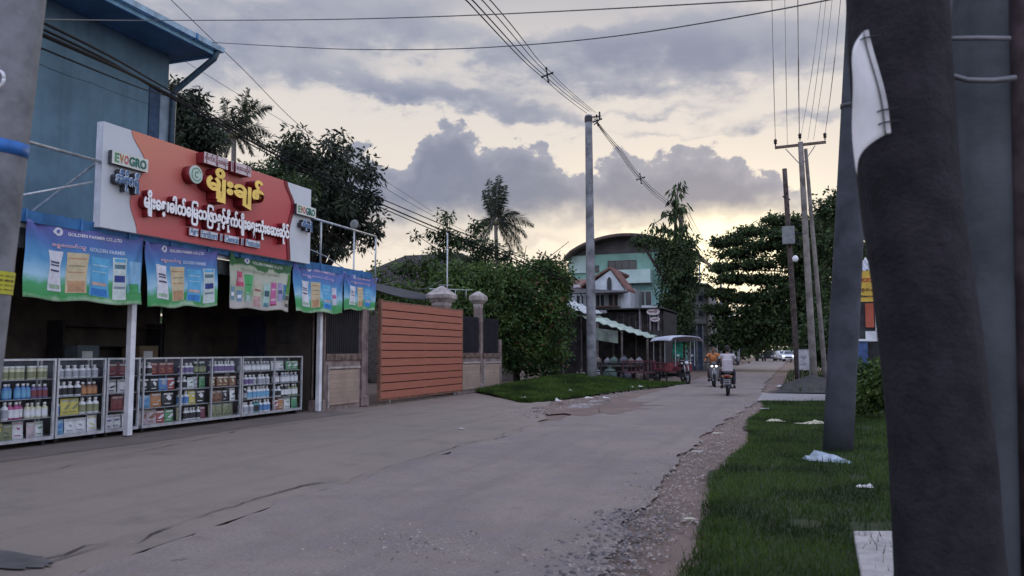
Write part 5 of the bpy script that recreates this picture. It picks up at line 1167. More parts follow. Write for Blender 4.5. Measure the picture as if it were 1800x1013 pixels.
MB().box(g4(1056), g4(1064), -1.2, -1.1, z4(575), z4(552)).build('white_lamp_post', M_pole, sr_); MB().box(g4(1048), g4(1074), -1.35, -1.0, z4(552), z4(547)).build('ledge', mat('pale_post', (.22, .20, .22)), sr_)

# market stall with sloping corrugated roof
ms_ = thing('market_stall', 'open roadside stall with a pale corrugated roof sloping down to the road', 'stall', (-11.6, 40, 0))
g3 = lambda u, v: gy(u, v, 40)-Vector((-11.6, 40, 0))
A, B = g3(975, 540), g3(1143, 595); A2, B2 = A+Vector((0, 4, .25)), B+Vector((0, 4, .05))
def cr_(u, v, t=0): p = A.lerp(B, u).lerp(A2.lerp(B2, u), v); return (p.x, p.y, p.z+.10*math.sin(u*70)*.35-.06*math.sin(u*PI)+t)
MB().sheet(cr_, 120, 6, .03).build('roof', mat('pale_corrugated', (.42, .50, .42), .5, .25, 2, metal=.2), ms_)
MB().sheet(lambda u, v, t: tuple(Vector(cr_(u*.36-.02, v))+Vector((0, -.4, .26+t))), 40, 4, .03).build('upper_sheet', mat('pale_sheet', (.46, .50, .50), .5, .25, 2, metal=.2), ms_)
for u, v in ((990, 552), (1050, 568), (1093, 582), (1138, 596)): p = g3(u, v); MB().tube([(p.x, 0, 0), (p.x, 0, p.z-.02)], .055, 7).build('post', mat('post_wood', (.14, .12, .11), .9, .4, 4), ms_); MB().tube([(p.x, 3.8, 0), (p.x, 3.8, p.z)], .05, 7).build('post', mat('post_wood', (.14, .12, .11)), ms_)
p0, p1 = g3(1048, 577), g3(1087, 604); p2 = g3(1050, 598)
MB().sheet(lambda a, b, t: ((p0.x+(p1.x-p0.x)*a), -.08+t, (p2.z+(p1.z-p2.z)*a)+((p0.z+(g3(1088, 582).z-p0.z)*a)-(p2.z+(p1.z-p2.z)*a))*b), 8, 5, .02).build('hanging_sheet', mat('grey_green_tarp', (.20, .24, .20), .6, .4, 1.5), ms_)
MB().box(-1.5, 4.6, 3.9, 4.0, 0, 2.6).build('back_wall', M_tim, ms_)
tb_ = thing('market_table', 'low timber counter loaded with sacks under the market stall roof', 'table', (-8.6, 39.6, 0))
MB().box(-1.4, 1.2, -.5, .5, .72, .78).build('tabletop', mat('grey_timber', (.12, .105, .11)), tb_)
for x in (-1.3, 1.1):
    for y in (-.42, .42): MB().box(x-.04, x+.04, y-.04, y+.04, 0, .72).build('leg', M_tim, tb_)
SK = [(.10, .10, .12), (.16, .13, .12), (.2, .2, .22), (.09, .13, .11)]
def sack(loc, s_, c_, label):
    mb = MB(); mb.lathe([(s_*.5, 0), (s_*.62, s_*.2), (s_*.6, s_*.75), (s_*.4, s_*1.02), (s_*.15, s_*1.12), (s_*.28, s_*1.3)], n=12); o = mb.build('sack', mat('sack_%02d%02d' % (int(c_[0]*100), int(c_[1]*100)), c_, .9, .35, 4, .4), None, True); o.location = loc; return tag(o, label, 'sack', 'sacks at the market stall')
lab = ['first', 'second', 'third', 'fourth', 'fifth', 'sixth', 'seventh']
for i in range(7): sack((-9.9+i*.42+random.uniform(-.06, .06), 39.5+random.uniform(-.2, .2), .785), random.uniform(.26, .38), SK[i % 4], 'dull tied sack on the market counter, %s counted from the left' % lab[i])
for i in range(5): sack((-10.2+i*.75, 38.7+random.uniform(-.2, .2), .0), random.uniform(.4, .6), SK[(i+1) % 4], 'larger sack on the ground before the market counter, %s from the left' % lab[i])
mc = thing('bicycle_rack', 'dark low rail fence with leaning scrap in front of the stall', 'rail', (-8.0, 37.8, 0))
for i in range(5): MB().tube([(-2+i*1.05, 0, 0), (-2+i*1.05, 0, .95)], .04, 6).build('post', M_tim, mc)
for z in (.9, .5): MB().tube([(-2.1, 0, z), (2.3, 0, z)], .03, 6).build('rail', M_tim, mc)
tag(mc, 'dark timber rail fence standing before the market stall', 'fence'); mc.name = 'rail_fence'

# trees down the street
iv = [el_px(*a) for a in [(1188, 470, 56, 34, 55), (1168, 440, 56, 36, 22), (1205, 480, 56, 24, 50), (1190, 540, 56, 30, 60), (1200, 570, 56, 22, 40), (1150, 425, 56, 30, 12), (1125, 424, 56, 22, 9), (1172, 560, 56, 18, 40), (1215, 440, 56, 22, 30)]]
tree('ivy_tree', 'dark creeper covered tree before the mint green house', 'tree', tuple(gy(1188, 600, 56))[:2]+(0,), 6, .3, iv, 800, 18, .42, .26, .07, M_leafD, 61, .9, .55, shell=.2)
t5 = [el_px(*a) for a in [(1190, 330, 56, 12, 14), (1186, 352, 56, 14, 16), (1180, 378, 56, 14, 14), (1172, 404, 56, 14, 12), (1148, 395, 56, 8, 14), (1196, 365, 56, 10, 20), (1200, 400, 56, 14, 18), (1190, 415, 56, 30, 12)]]
tree('tall_sapling', 'spindly drooping leaved tree top standing above the curved brown roof', 'tree', tuple(gy(1188, 600, 57))[:2]+(0,), 12.2, .13, t5, 60, 10, .30, .60, .075, M_leafD, 63, 1.8, .0, shell=.15)
pole('distant dark post sticking out of the ivy covered tree', tuple(gy(1199, 600, 61))[:2]+(0,), tuple(gy(1197, 373, 61)), .22, .17, mat('dark_wood_pole', (.07, .055, .05)))
# rain tree on the right: flat layered boughs reaching left over the road
ly = [(1262, 428, 14, 2), (1292, 424, 30, 3), (1325, 408, 40, 3), (1300, 447, 52, 3), (1345, 432, 40, 4), (1268, 472, 26, 3), (1325, 466, 52, 4), (1290, 492, 44, 4), (1345, 492, 40, 4), (1268, 516, 32, 4), (1310, 524, 50, 5), (1365, 390, 26, 4), (1375, 415, 34, 5), (1262, 545, 26, 4)]
bd_ = [(1400, 395, 26, 12), (1395, 455, 32, 16), (1400, 430, 30, 22), (1385, 510, 50, 24), (1300, 572, 56, 14), (1360, 560, 60, 34), (1430, 470, 50, 70), (1440, 400, 34, 28), (1420, 560, 80, 50), (1285, 596, 40, 16), (1335, 592, 60, 14), (1335, 545, 40, 14)]
tree('rain_tree', 'huge dark spreading tree with flat layered boughs reaching left over the street', 'tree', (2.2, 62, 0), 5, .5, [el_px(u, v, 62, a, b, 3.2) for u, v, a, b in bd_], 1700, 20, .42, .28, .10, M_leafD, 71, .1, .0, shell=.1, layers=[el_px(u, v, 62, a, b, 3.0) for u, v, a, b in ly])
tr2 = [el_px(*a) for a in [(1480, 345, 48, 40, 30), (1455, 370, 48, 26, 26), (1500, 390, 48, 50, 40), (1470, 430, 48, 50, 40), (1530, 350, 48, 40, 50), (1510, 470, 48, 70, 50), (1475, 540, 48, 60, 60)]]
tree('roadside_tree', 'taller leafy tree between the crossarm pole and the near grey pole', 'tree', (4.4, 48, 0), 6, .3, tr2, 1000, 18, .42, .28, .08, M_leafD, 81, .3, .75, shell=.2)
tr3 = [el_px(*a) for a in [(1450, 600, 45, 44, 35), (1500, 590, 40, 50, 50), (1432, 622, 50, 24, 20)]]
tree('dark_shrub', 'dark unlit shrubbery along the right side below the layered tree', 'shrub', (3.2, 44, 0), .8, .1, tr3, 700, 18, .4, .24, .07, M_leafD, 83, .2, .0, group='bushes', shell=.15)
vs = [el_px(*a) for a in [(1525, 665, 19, 30, 38), (1545, 690, 18, 36, 34), (1510, 700, 18.5, 20, 24), (1560, 650, 17.5, 20, 20)]]
tree('verge_shrub', 'green shrub growing between the near grey pole and the dark trunk', 'shrub', (1.55, 18.4, 0), .5, .03, vs, 260, 18, .16, .12, .035, M_leafC, 85, .3, .05, group='bushes', shell=.1)
# left far trees, centre background, far wood
for i, (pr2, lb_) in enumerate((([(1225, 610, 88, 20, 22), (1240, 590, 88, 16, 18)], 'small dark tree beside the grey concrete house'), ([(1262, 560, 100, 26, 26), (1250, 600, 100, 26, 26), (1285, 600, 100, 30, 26)], 'dark tree far down the left side of the street'), ([(1330, 590, 120, 40, 24), (1300, 605, 120, 40, 16)], 'far dark tree closing the end of the street'), ([(1365, 575, 140, 40, 22), (1400, 580, 140, 40, 24)], 'far dark tree above the parked white cars'))):
    e_ = [el_px(*a) for a in pr2]; tree('street_tree', lb_, 'tree', (e_[0][0], e_[0][1], 0), 2.5, .2, e_, 420, 16, .9, .55, .18, M_leafD, 90+i, .2, .0, shell=.15)
C = []
for i in range(420): a = random.uniform(-.95, .75); d_ = random.uniform(150, 210); C.append((math.sin(a)*d_, math.cos(a)*d_, random.uniform(.5, 6.5)))
fw = leaves('far_wood', C, 26, 3.4, 1.5, .6, M_leafD, None, .2); tag(fw, kind='stuff')
C = [(random.uniform(-40, -19), random.uniform(32, 75), random.uniform(.5, 3.9)) for i in range(520)]
tag(leaves('garden_thicket', C, 24, 1.3, .5, .16, M_leafD, None, .2), kind='stuff')
for u0, v0_, Y, r, lb_ in ((1267, 472, 75, .12, 'thin tall far pole rising in front of the bright sky'), (1282, 545, 82, .13, 'short pale far pole left of the road'), (1298, 541, 95, .15, 'short pale far pole nearest the end of the road'), (1289, 548, 88, .10, 'thin far pole standing between the two pale ones')):
    pole(lb_, tuple(gy(u0, 625, Y))[:2]+(0,), tuple(gy(u0, v0_, Y)), r, r*.8)
wire('overhead_cable', [gy(1236, 555, 78), gy(1268, 572, 76), gy(1298, 545, 95)], .02, M_wireg, 'pale slack cable between the far short poles', 'cable', .3)
# ------------------------------------------------------------------ riders and machines
M_tyre = mat('tyre_rubber', (.02, .02, .022), .9, .2, 8)
M_chr = mat('dull_chrome', (.30, .31, .33), .3, .1, metal=.7)
M_skin = mat('brown_skin', (.20, .105, .07), .6, .1, 6)
M_hair = mat('black_hair', (.012, .011, .012), .6, .2, 20)
M_seat = mat('black_seat', (.018, .018, .02), .55, .2)
M_lens = mat('headlamp_glass', (.55, .56, .58), .15, 0, spec=.8)
def lit():
    if 'lit_lamp' in MATS: return MATS['lit_lamp']
    m = bpy.data.materials.new('lit_lamp'); m.use_nodes = True; b = m.node_tree.nodes['Principled BSDF']; b.inputs['Emission Color'].default_value = (1, .97, .92, 1); b.inputs['Emission Strength'].default_value = 3; MATS['lit_lamp'] = m; return m
def wheel(par, y, r=.28, w_=.045, x=0):
    wo = MB(); pr = [(r-.05, -w_*.8), (r-.015, -w_), (r, -w_*.5), (r+.003, 0), (r, w_*.5), (r-.015, w_), (r-.05, w_*.8)]
    n = 28; v = []
    for a, b in pr:
        for j in range(n): t_ = 2*PI*j/n; v.append((x+b, y+a*math.cos(t_), r+a*math.sin(t_)))
    k = len(pr); wo.add(v, [(i*n+j, i*n+(j+1) % n, ((i+1) % k)*n+(j+1) % n, ((i+1) % k)*n+j) for i in range(k) for j in range(n)])
    o = wo.build('wheel', M_tyre, par, True); rm = MB()
    rm.lathe([(.045, -.06), (.05, -.04), (.05, .04), (.045, .06)], (x, y, r), 12, axis=0)
    for j in range(10): t_ = 2*PI*j/10; rm.bar((x, y+.045*math.cos(t_), r+.045*math.sin(t_)), (x, y+(r-.05)*math.cos(t_+.1), r+(r-.05)*math.sin(t_+.1)), .012)
    rm.build('rim', M_chr, o); return o
def motorbike(label, loc, rz, col, lights='lit', plate=True, group=None):
    o = thing('motorcycle', label, 'motorcycle', loc, rz, group); mp_ = mat('bike_paint_%02d%02d' % (int(col[0]*100), int(col[2]*100)), col, .3, .1, spec=.6)
    wheel(o, .62); wheel(o, -.60)
    mb = MB()   # leg shield and front cowl
    mb.grid(lambda u, v: ((u-.5)*(.34+.14*v), .40+.10*math.cos((u-.5)*3)-.18*v+.04, .34+.52*v), 8, 6); mb.grid(lambda u, v: ((.5-u)*(.34+.14*v), .37+.10*math.cos((u-.5)*3)-.18*v+.04, .34+.52*v), 8, 6)
    mb.ell((0, .36, .93), (.15, .17, .13), 14, 10); mb.build('front_cowl', mp_, o, True)
    mb = MB(); mb.ell((0, -.50, .62), (.13, .42, .13), 14, 8); mb.ell((0, -.05, .50), (.12, .35, .16), 12, 8); mb.ell((0, .60, .52), (.075, .30, .07), 12, 8); mb.build('body', mp_, o, True)
    mb = MB(); mb.ell((0, -.28, .76), (.135, .42, .065), 14, 8); mb.build('seat', M_seat, o, True)
    mb = MB(); mb.tube([(0, .62, .28), (0, .44, .72), (0, .34, 1.0)], [.028, .032, .03], 8)
    for s_ in (-1, 1): mb.tube([(s_*.065, .62, .28), (s_*.065, .47, .70)], .02, 6)
    mb.build('fork', M_chr, o, True)
    mb = MB(); mb.tube([(-.36, .20, 1.02), (-.18, .32, 1.03), (0, .35, 1.02), (.18, .32, 1.03), (.36, .20, 1.02)], .014, 8); hb = mb.build('handlebar', M_black, o, True)
    for s_ in (-1, 1):
        MB().tube([(s_*.25, .27, 1.025), (s_*.37, .19, 1.02)], .02, 8).build('grip', M_seat, hb, True)
        mm = MB(); mm.tube([(s_*.22, .28, 1.03), (s_*.26, .30, 1.18)], .007, 6); mm.ell((s_*.28, .29, 1.22), (.065, .015, .045), 10, 8); mm.build('mirror', M_black, hb, True)
    if lights == 'lit':
        for s_ in (-1, 1): MB().ell((s_*.085, .51, .86), (.045, .03, .036), 12, 8).build('headlight', lit(), o, True)
    else: MB().ell((0, .51, .93), (.09, .04, .075), 14, 8).build('headlight', M_lens, o, True)
    MB().ell((0, -.90, .66), (.10, .05, .045), 12, 8).build('tail_lamp', mat('tail_red', (.20, .01, .01), .3), o, True)
    for s_ in (-1, 1): MB().ell((s_*.14, -.86, .66), (.035, .03, .03), 8, 6).build('indicator', mat('amber', (.5, .2, .03), .3), o, True)
    mb = MB(); mb.tube([(.10, -.1, .25), (.15, -.35, .26), (.16, -.85, .34)], [.02, .04, .05], 10); mb.build('exhaust', M_chr, o, True)
    mb = MB(); mb.ell((0, 0, .30), (.12, .20, .12), 12, 8); mb.tube([(0, -.1, .4), (0, -.60, .28)], .03, 6); mb.tube([(-.24, .02, .27), (.24, .02, .27)], .014, 6); mb.build('engine', M_black, o, True)
    mb = MB(); mb.tube([(-.12, -.60, .28), (-.12, -.75, .62)], .018, 6); mb.tube([(.12, -.60, .28), (.12, -.75, .62)], .018, 6); mb.build('shock', M_chr, o)
    mb = MB(); mb.grid(lambda u, v: ((u-.5)*.14, -.70-.28*v, .50-.18*v+.02), 3, 4); mb.grid(lambda u, v: ((.5-u)*.14, -.70-.28*v, .49-.18*v+.02), 3, 4); fd = mb.build('mudguard', M_seat, o)
    if plate:
        q = MB().box(-.10, .10, -.985, -.975, .40, .56).build('number_plate', mat('plate_grey', (.30, .30, .32), .5, .2, 9), o)
        MB().box(-.085, .085, -.988, -.986, .50, .535).build('plate_text', M_black, q); MB().box(-.075, .075, -.988, -.986, .43, .475).build('plate_text', M_black, q)
    return o
def caps(mb, a, b, r0, r1, n=12):
    a, b = Vector(a), Vector(b); d_ = (b-a).normalized()
    mb.tube([a-d_*r0*.9, a-d_*r0*.55, a, b, b+d_*r1*.55, b+d_*r1*.9], [r0*.35, r0*.82, r0, r1, r1*.82, r1*.35], n)
def remesh(o, s_, sm=True):
    m = o.modifiers.new('fuse', 'REMESH'); m.mode = 'VOXEL'; m.voxel_size = s_; m.use_smooth_shade = True
    q = o.modifiers.new('relax', 'SMOOTH'); q.iterations = 3; q.factor = .5
def rider(label, loc, rz, shirt, trou, lean=0., loose=False, arm_shirt=None, hair_long=False):
    o = thing('person', label, 'person', loc, rz)
    hip, chest, neck, head = (0, -.22, .88), (0, -.10+lean, 1.20), (0, -.05+lean, 1.40), (0, .0+lean, 1.55)
    sh_ = lambda s_: (s_*.185, -.08+lean, 1.34); el_ = lambda s_: (s_*.33, .02, 1.12); wr = lambda s_: (s_*.335, .17, 1.045)
    hj = lambda s_: (s_*.09, -.20, .86); kn = lambda s_: (s_*.19, .20, .74); an_ = lambda s_: (s_*.20, .0, .34); toe = lambda s_: (s_*.21, .16, .29)
    mb = MB(); caps(mb, hip, chest, .135, .14); caps(mb, chest, neck, .13, .06); caps(mb, (-.13, -.09+lean, 1.32), (.13, -.09+lean, 1.32), .065, .065); caps(mb, neck, (0, -.02+lean, 1.50), .052, .052)
    hx, hy, hz2 = head; mb.ell((hx, hy, hz2+.02), (.075, .095, .112), 16, 12); mb.ell((hx, hy+.045, hz2-.045), (.052, .055, .055), 12, 8); mb.ell((hx, hy+.10, hz2), (.014, .022, .024), 8, 6)
    for s_ in (-1, 1):
        mb.ell((s_*.076, hy-.005, hz2), (.012, .022, .032), 8, 6); caps(mb, sh_(s_), el_(s_), .050, .038); caps(mb, el_(s_), wr(s_), .037, .025)
        caps(mb, hj(s_), kn(s_), .085, .058); caps(mb, kn(s_), an_(s_), .055, .038); caps(mb, an_(s_), toe(s_), .040, .030)
        px_, py_, pz_ = wr(s_); caps(mb, (px_, py_, pz_), (px_-s_*.012, py_+.045, pz_+.004), .026, .032, 8)
        for k in range(4):   # fingers closing over the grip, unequal
            bx_ = px_-.034+.022*k; ln = (.85, 1, .95, .75)[k] if s_ > 0 else (.75, .95, 1, .85)[k]
            mb.tube([(bx_, py_+.03, pz_+.022), (bx_, py_+.03+.035*ln, pz_+.022), (bx_, py_+.03+.052*ln, pz_), (bx_, py_+.03+.035*ln, pz_-.028*ln)], [.010, .0095, .009, .008], 6)
        mb.tube([(px_-s_*.03, py_+.01, pz_), (px_-s_*.052, py_+.025, pz_-.012), (px_-s_*.045, py_+.045, pz_-.026)], [.012, .010, .009], 6)
    b_o = mb.build('body', M_skin, o, True); remesh(b_o, .009)
    for s_ in (-1, 1): pass
    ey = MB()
    for s_ in (-1, 1): ey.ell((s_*.030, hy+.090, hz2+.022), (.013, .008, .007), 8, 6)
    ey.ell((0, hy+.094, hz2-.052), (.024, .007, .006), 8, 6); ey.build('eyes_and_mouth', mat('dark_feature', (.03, .015, .015), .5), o, True)
    mb = MB(); mb.ell((0, hy-.015, hz2+.045), (.086, .102, .098), 16, 12); mb.ell((0, hy-.05, hz2-.01), (.078, .07, .09), 14, 10)
    if hair_long: mb.ell((0, hy-.085, hz2-.07), (.06, .045, .13), 12, 8)
    hr = mb.build('hair', M_hair, o, True); remesh(hr, .012)
    mb = MB(); ex = .035 if loose else .018
    caps(mb, (0, -.23, .90), chest, .145+ex, .145+ex); caps(mb, chest, (0, -.06+lean, 1.34), .14+ex*.5, .075); caps(mb, (-.14, -.09+lean, 1.32), (.14, -.09+lean, 1.32), .08, .08)
    if loose: mb.lathe([(.19, .0), (.185, .15), (.16, .40)], (0, -.24, .80), 18)
    sl = 1 if arm_shirt is None else .0
    for s_ in (-1, 1):
        e_ = Vector(sh_(s_)).lerp(Vector(el_(s_)), 1.0 if not arm_shirt else .55); caps(mb, sh_(s_), e_, .068, .056)
        if sl and loose: caps(mb, el_(s_), Vector(el_(s_)).lerp(Vector(wr(s_)), .75), .052, .038)
    so = mb.build('shirt', shirt, o, True); remesh(so, .014)
    if arm_shirt:
        mb = MB()
        for s_ in (-1, 1): caps(mb, Vector(sh_(s_)).lerp(Vector(el_(s_)), .45), el_(s_), .060, .052); caps(mb, el_(s_), Vector(el_(s_)).lerp(Vector(wr(s_)), .8), .050, .036)
        remesh(mb.build('jacket_sleeves', arm_shirt, o, True), .014)
    mb = MB(); caps(mb, (-.07, -.22, .86), (.07, -.22, .86), .135, .135)
    for s_ in (-1, 1): caps(mb, hj(s_), kn(s_), .105, .080); caps(mb, kn(s_), Vector(kn(s_)).lerp(Vector(an_(s_)), .85), .078, .062)
    remesh(mb.build('trousers', trou, o, True), .014)
    mb = MB()
    for s_ in (-1, 1): caps(mb, (s_*.20, -.06, .30), (s_*.215, .17, .275), .045, .042); mb.box(s_*.205-.05, s_*.205+.05, -.10, .21, .225, .250)
    mb.build('sandals', M_seat, o, True); return o
p = gz(1276, 697); rz = R(3)
motorbike('black motorcycle seen from behind, nearest on the road', (p.x, p.y+.9, 0), rz, (.02, .02, .025), 'unlit')
rider('person in a loose white shirt with dark sleeves riding away on the nearest motorcycle', (p.x, p.y+.9, .0), rz, mat('white_shirt', (.42, .38, .40), .85, .12, 6), mat('dark_trousers', (.035, .032, .045), .9, .2), 0, True, mat('dark_sleeve', (.07, .065, .08), .9))
p = gz(1252, 681); rz = R(180+8)
motorbike('dark motorcycle with twin lit headlights coming towards the camera', (p.x, p.y+.7, 0), rz, (.03, .03, .035), 'lit', False)
rider('person in an orange shirt riding towards the camera behind the nearest rider', (p.x, p.y+.7, .0), rz, mat('orange_shirt', (.42, .15, .05), .85, .2, 5), mat('brown_trousers', (.09, .05, .045), .9, .2), 0, False, None)

# three wheeled motor cart
M_cart = mat('faded_red_paint', (.20, .045, .055), .6, .45, 5)
p = gz(1211, 675); tr_ = thing('three_wheeler', 'parked red three wheeled cargo motorcycle with a pale curved canopy', 'three wheeler', (p.x-.3, p.y+.4, 0), R(180+26))
def wb(y): return y
wheel(tr_, .62, .29); wheel(tr_, -1.9, .30, .055, -.62); wheel(tr_, -1.9, .30, .055, .62)
mb = MB(); mb.ell((0, .36, .95), (.15, .15, .12), 14, 10); mb.ell((0, .60, .55), (.08, .30, .07), 12, 8); mb.ell((0, .05, .62), (.13, .28, .14), 12, 8); mb.build('front_cowl', mat('black_paint', (.03, .03, .035), .35), tr_, True)
mb = MB()
for s_ in (-1, 1): mb.tube([(s_*.085, .62, .29), (s_*.085, .42, .80), (s_*.07, .34, 1.0)], .03, 8)
mb.build('fork', M_chr, tr_, True)
mb = MB(); mb.tube([(-.40, .20, 1.08), (-.2, .32, 1.06), (.2, .32, 1.06), (.40, .20, 1.08)], .016, 8); hb = mb.build('handlebar', M_chr, tr_, True)
for s_ in (-1, 1): mm = MB(); mm.tube([(s_*.24, .28, 1.06), (s_*.3, .30, 1.24)], .008, 6); mm.ell((s_*.33, .29, 1.28), (.08, .015, .05), 10, 8); mm.build('mirror', mat('mirror_grey', (.35, .36, .38), .2), hb, True)
MB().ell((0, .50, .95), (.095, .05, .085), 14, 8).build('headlight', M_lens, tr_, True)
for s_ in (-1, 1): MB().ell((s_*.2, .44, .93), (.05, .03, .04), 10, 6).build('indicator', M_lens, tr_, True)
MB().ell((0, -.30, .82), (.17, .32, .07), 12, 8).build('seat', M_seat, tr_, True)
mb = MB(); mb.box(-.2, .2, -.35, .1, .28, .56); mb.bar((0, .1, .4), (0, -2.4, .36), .08); mb.bar((-.5, -1.9, .3), (.5, -1.9, .3), .07); mb.build('chassis', M_black, tr_)
mb = MB(); mb.box(-.66, .66, -2.62, -.72, .50, .56); mb.build('bed_floor', M_cart, tr_)
mb = MB()
for s_ in (-1, 1):
    mb.box(s_*.66-.02, s_*.66+.02, -2.62, -.72, .562, .62); mb.box(s_*.66-.02, s_*.66+.02, -2.62, -.72, .88, .93)
    for k in range(9): y = -2.60+k*.232; mb.box(s_*.66-.015, s_*.66+.015, y-.02, y+.02, .62, .88)
mb.box(-.64, .64, -2.64, -2.60, .562, .62); mb.box(-.64, .64, -2.64, -2.60, .88, .93); mb.box(-.64, .64, -.74, -.70, .562, .93)
for k in range(6): x = -.55+k*.22; mb.box(x-.02, x+.02, -2.635, -2.605, .62, .88)
mb.build('side_rails', M_cart, tr_)
for x, y in ((-.62, -2.58), (.62, -2.58), (-.62, -.76), (.62, -.76), (-.45, .30), (.45, .30)): MB().tube([(x, y, .93 if y < 0 else .8), (x, y, 1.98)], .018, 6).build('canopy_post', M_pipe, tr_)
cv_ = MB().sheet(lambda u, v, t: ((u-.5)*1.5, -2.75+3.3*v, 2.02+.12*math.sin(PI*u)**.6+.05*math.sin(PI*v)-(.10 if u in (0, 1) else 0)+t), 12, 12, .03)
cv_.build('canopy', mat('pale_tarpaulin', (.50, .52, .60), .5, .15, 3), tr_, True)
mb = MB(); mb.sheet(lambda u, v, t: ((u-.5)*.5+.1, -.45+t, 1.15+.75*v), 4, 4, .02); mb.build('green_cloth', mat('green_cloth', (.03, .25, .17), .8, .3, 4), tr_, True)
ct = thing('hand_cart', 'low red slatted cart parked to the left of the three wheeler', 'cart', (-7.0, 37.3, 0), R(12))
mb = MB(); mb.box(-.75, .75, -.5, .5, .45, .50)
for k in range(9): x = -.72+k*.18; mb.box(x-.02, x+.02, -.52, -.49, .50, 1.0)
mb.box(-.75, .75, -.535, -.485, .98, 1.04); mb.box(-.77, -.73, -.48, .5, .98, 1.04); mb.box(.73, .77, -.48, .5, .98, 1.04); mb.build('cart_body', mat('dull_maroon', (.11, .035, .045), .8, .4, 5), ct)
for s_ in (-1, 1): wheel(ct, .0, .3, .04, s_*.72)

# cars at the end of the street
M_carw = mat('white_car_paint', (.60, .62, .66), .3, .06, spec=.6)
def car(label, loc, rz, paint, lamp=None):
    o = thing('car', label, 'car', loc, rz, 'cars far down the street')
    side = [(-2.15, .35), (-2.2, .75), (-2.1, .98), (-1.55, 1.02), (-.95, 1.42), (-.2, 1.50), (.45, 1.46), (1.05, 1.02), (1.85, .92), (2.15, .72), (2.18, .35)]
    mb = MB(); n = len(side); v = []
    for x, k in ((-.85, .92), (-.72, 1.0), (.72, 1.0), (.85, .92)):
        for y, z in side: v.append((x*(1 if z < 1.03 else .86), y*(.99 if abs(x) > .8 else 1), z if z < 1.03 or abs(x) < .8 else z-.04))
    mb.add(v, [(i*n+j, i*n+(j+1) % n, (i+1)*n+(j+1) % n, (i+1)*n+j) for i in range(3) for j in range(n)]+[tuple(range(n))[::-1], tuple(range(3*n, 4*n))]); mb.build('body', paint, o, bev=.03)
    MB().add([(-.60, .50, 1.44), (.60, .50, 1.44), (.70, 1.06, 1.06), (-.70, 1.06, 1.06)], [(0, 3, 2, 1)]).build('windscreen', M_win, o)
    MB().add([(-.58, -.98, 1.42), (.58, -.98, 1.42), (.66, -1.50, 1.07), (-.66, -1.50, 1.07)], [(0, 1, 2, 3)]).build('rear_window', M_win, o)
    for s_ in (-1, 1): MB().add([(s_*.77, -1.2, 1.08), (s_*.77, .8, 1.08), (s_*.72, .35, 1.38), (s_*.72, -.75, 1.38)], [(0, 1, 2, 3)]).build('side_window', M_win, o); MB().ell((s_*.62, 2.12, .72), (.18, .08, .09), 12, 8).build('headlight', lamp or lit(), o, True)
    MB().box(-.5, .5, 2.185, 2.20, .45, .68).build('grille', M_black, o)
    for y in (-1.35, 1.35):
        for x in (-.78, .78): wheel(o, y, .31, .09, x)
    for ch in o.children: ch.location.z -= .0
    return o
pc = gz(1388, 627.5); c1_ = car('white car with its headlights lit facing down the street', (pc.x*1, 110, 0), R(180-4), M_carw)
c1_.location = (gy(1388, 610, 118).x, 118, 0)
c2_ = dup(c1_, 'white car half hidden behind the one with lit headlights', (gy(1375, 610, 128).x, 128, 0), R(180+20))
for q, old in ((car('dark parked car far down the left side of the street', (gy(1352, 610, 122).x, 122, 0), R(175), mat('dark_car_paint', (.05, .05, .06), .3, .1, spec=.6), M_lens), 0),): pass

# ------------------------------------------------------------------ right hand side
ys = thing('yellow_sign', 'yellow hanging sign with red Burmese letters beyond the near grey pole', 'sign', (0, 20, 0))
A, B = gy(1503, 477, 20), gy(1547, 477, 20.2); zb_ = gy(1503, 531, 20).z; zt_ = A.z
B.z = A.z
def yf(a, b, t): p = A.lerp(B, (a+.5)); return (p.x, p.y-20-.03-t, (zt_+zb_)/2+b)
wd_ = (B-A).length; hh_ = zt_-zb_
MB().box(A.x-.02, B.x+.45, A.y-20-.025, A.y-20+.03, zb_, zt_).build('panel', mat('sign_yellow', (.52, .34, .05), .5, .15, 3), ys)
for s_, b0, h0, ink in (('ဟာနို', .20, .30, (.35, .04, .03)), ('ဆိုင်ေရွှ', -.13, .13, (.12, .05, .02)), ('Games', -.32, .07, (.05, .04, .03))):
    text_mb(s_, lambda a, b, t: ((A.x+B.x)/2+a, -.032-t*.2, (zt_+zb_)/2+b+b0*hh_), wd_*.86, h0*hh_, .01, .04).build('lettering', mat('yink_%d' % int(h0*100), ink, .6), ys)
MB().tube([(B.x-.02, .05, 0), (B.x-.02, .05, zt_+.1)], .03, 8).build('post', M_black, ys)
MB().box(A.x-.03, B.x+.46, -.04, .045, zb_-.035, zb_-.001).build('frame', M_black, ys)
rs = thing('roadside_shack', 'small shop with white corrugated roof edge and orange red banner behind the yellow sign', 'shop', (2.6, 25, 0))
q = lambda u, v: gy(u, v, 25)-Vector((2.6, 25, 0))
a, b = q(1508, 448), q(1640, 474)
MB().sheet(lambda u, v, t: (a.x+(b.x-a.x)*u, -.8+2.2*v, a.z-.55*(1-v)+.05*math.sin(u*90)+t), 90, 3, .02).build('roof', mat('white_corrugated', (.5, .5, .54), .5, .2, 4), rs)
MB().box(q(1500, 500).x, 4, .6, 3.5, 0, 3.2).build('wall', mat('dark_wall', (.05, .05, .055), .9), rs)
MB().box(q(1522, 500).x, q(1537, 500).x, .5, .55, q(1522, 575).z, q(1522, 528).z).build('banner_panel', mat('orange_red', (.42, .10, .06), .6, .1), rs)
MB().box(q(1539, 500).x, q(1545, 500).x, .5, .55, q(1522, 600).z, q(1522, 532).z).build('white_panel', M_white, rs)
MB().box(q(1520, 500).x, q(1539, 500).x, .3, .34, q(1522, 600).z, q(1522, 582).z).build('white_board', M_white, rs)
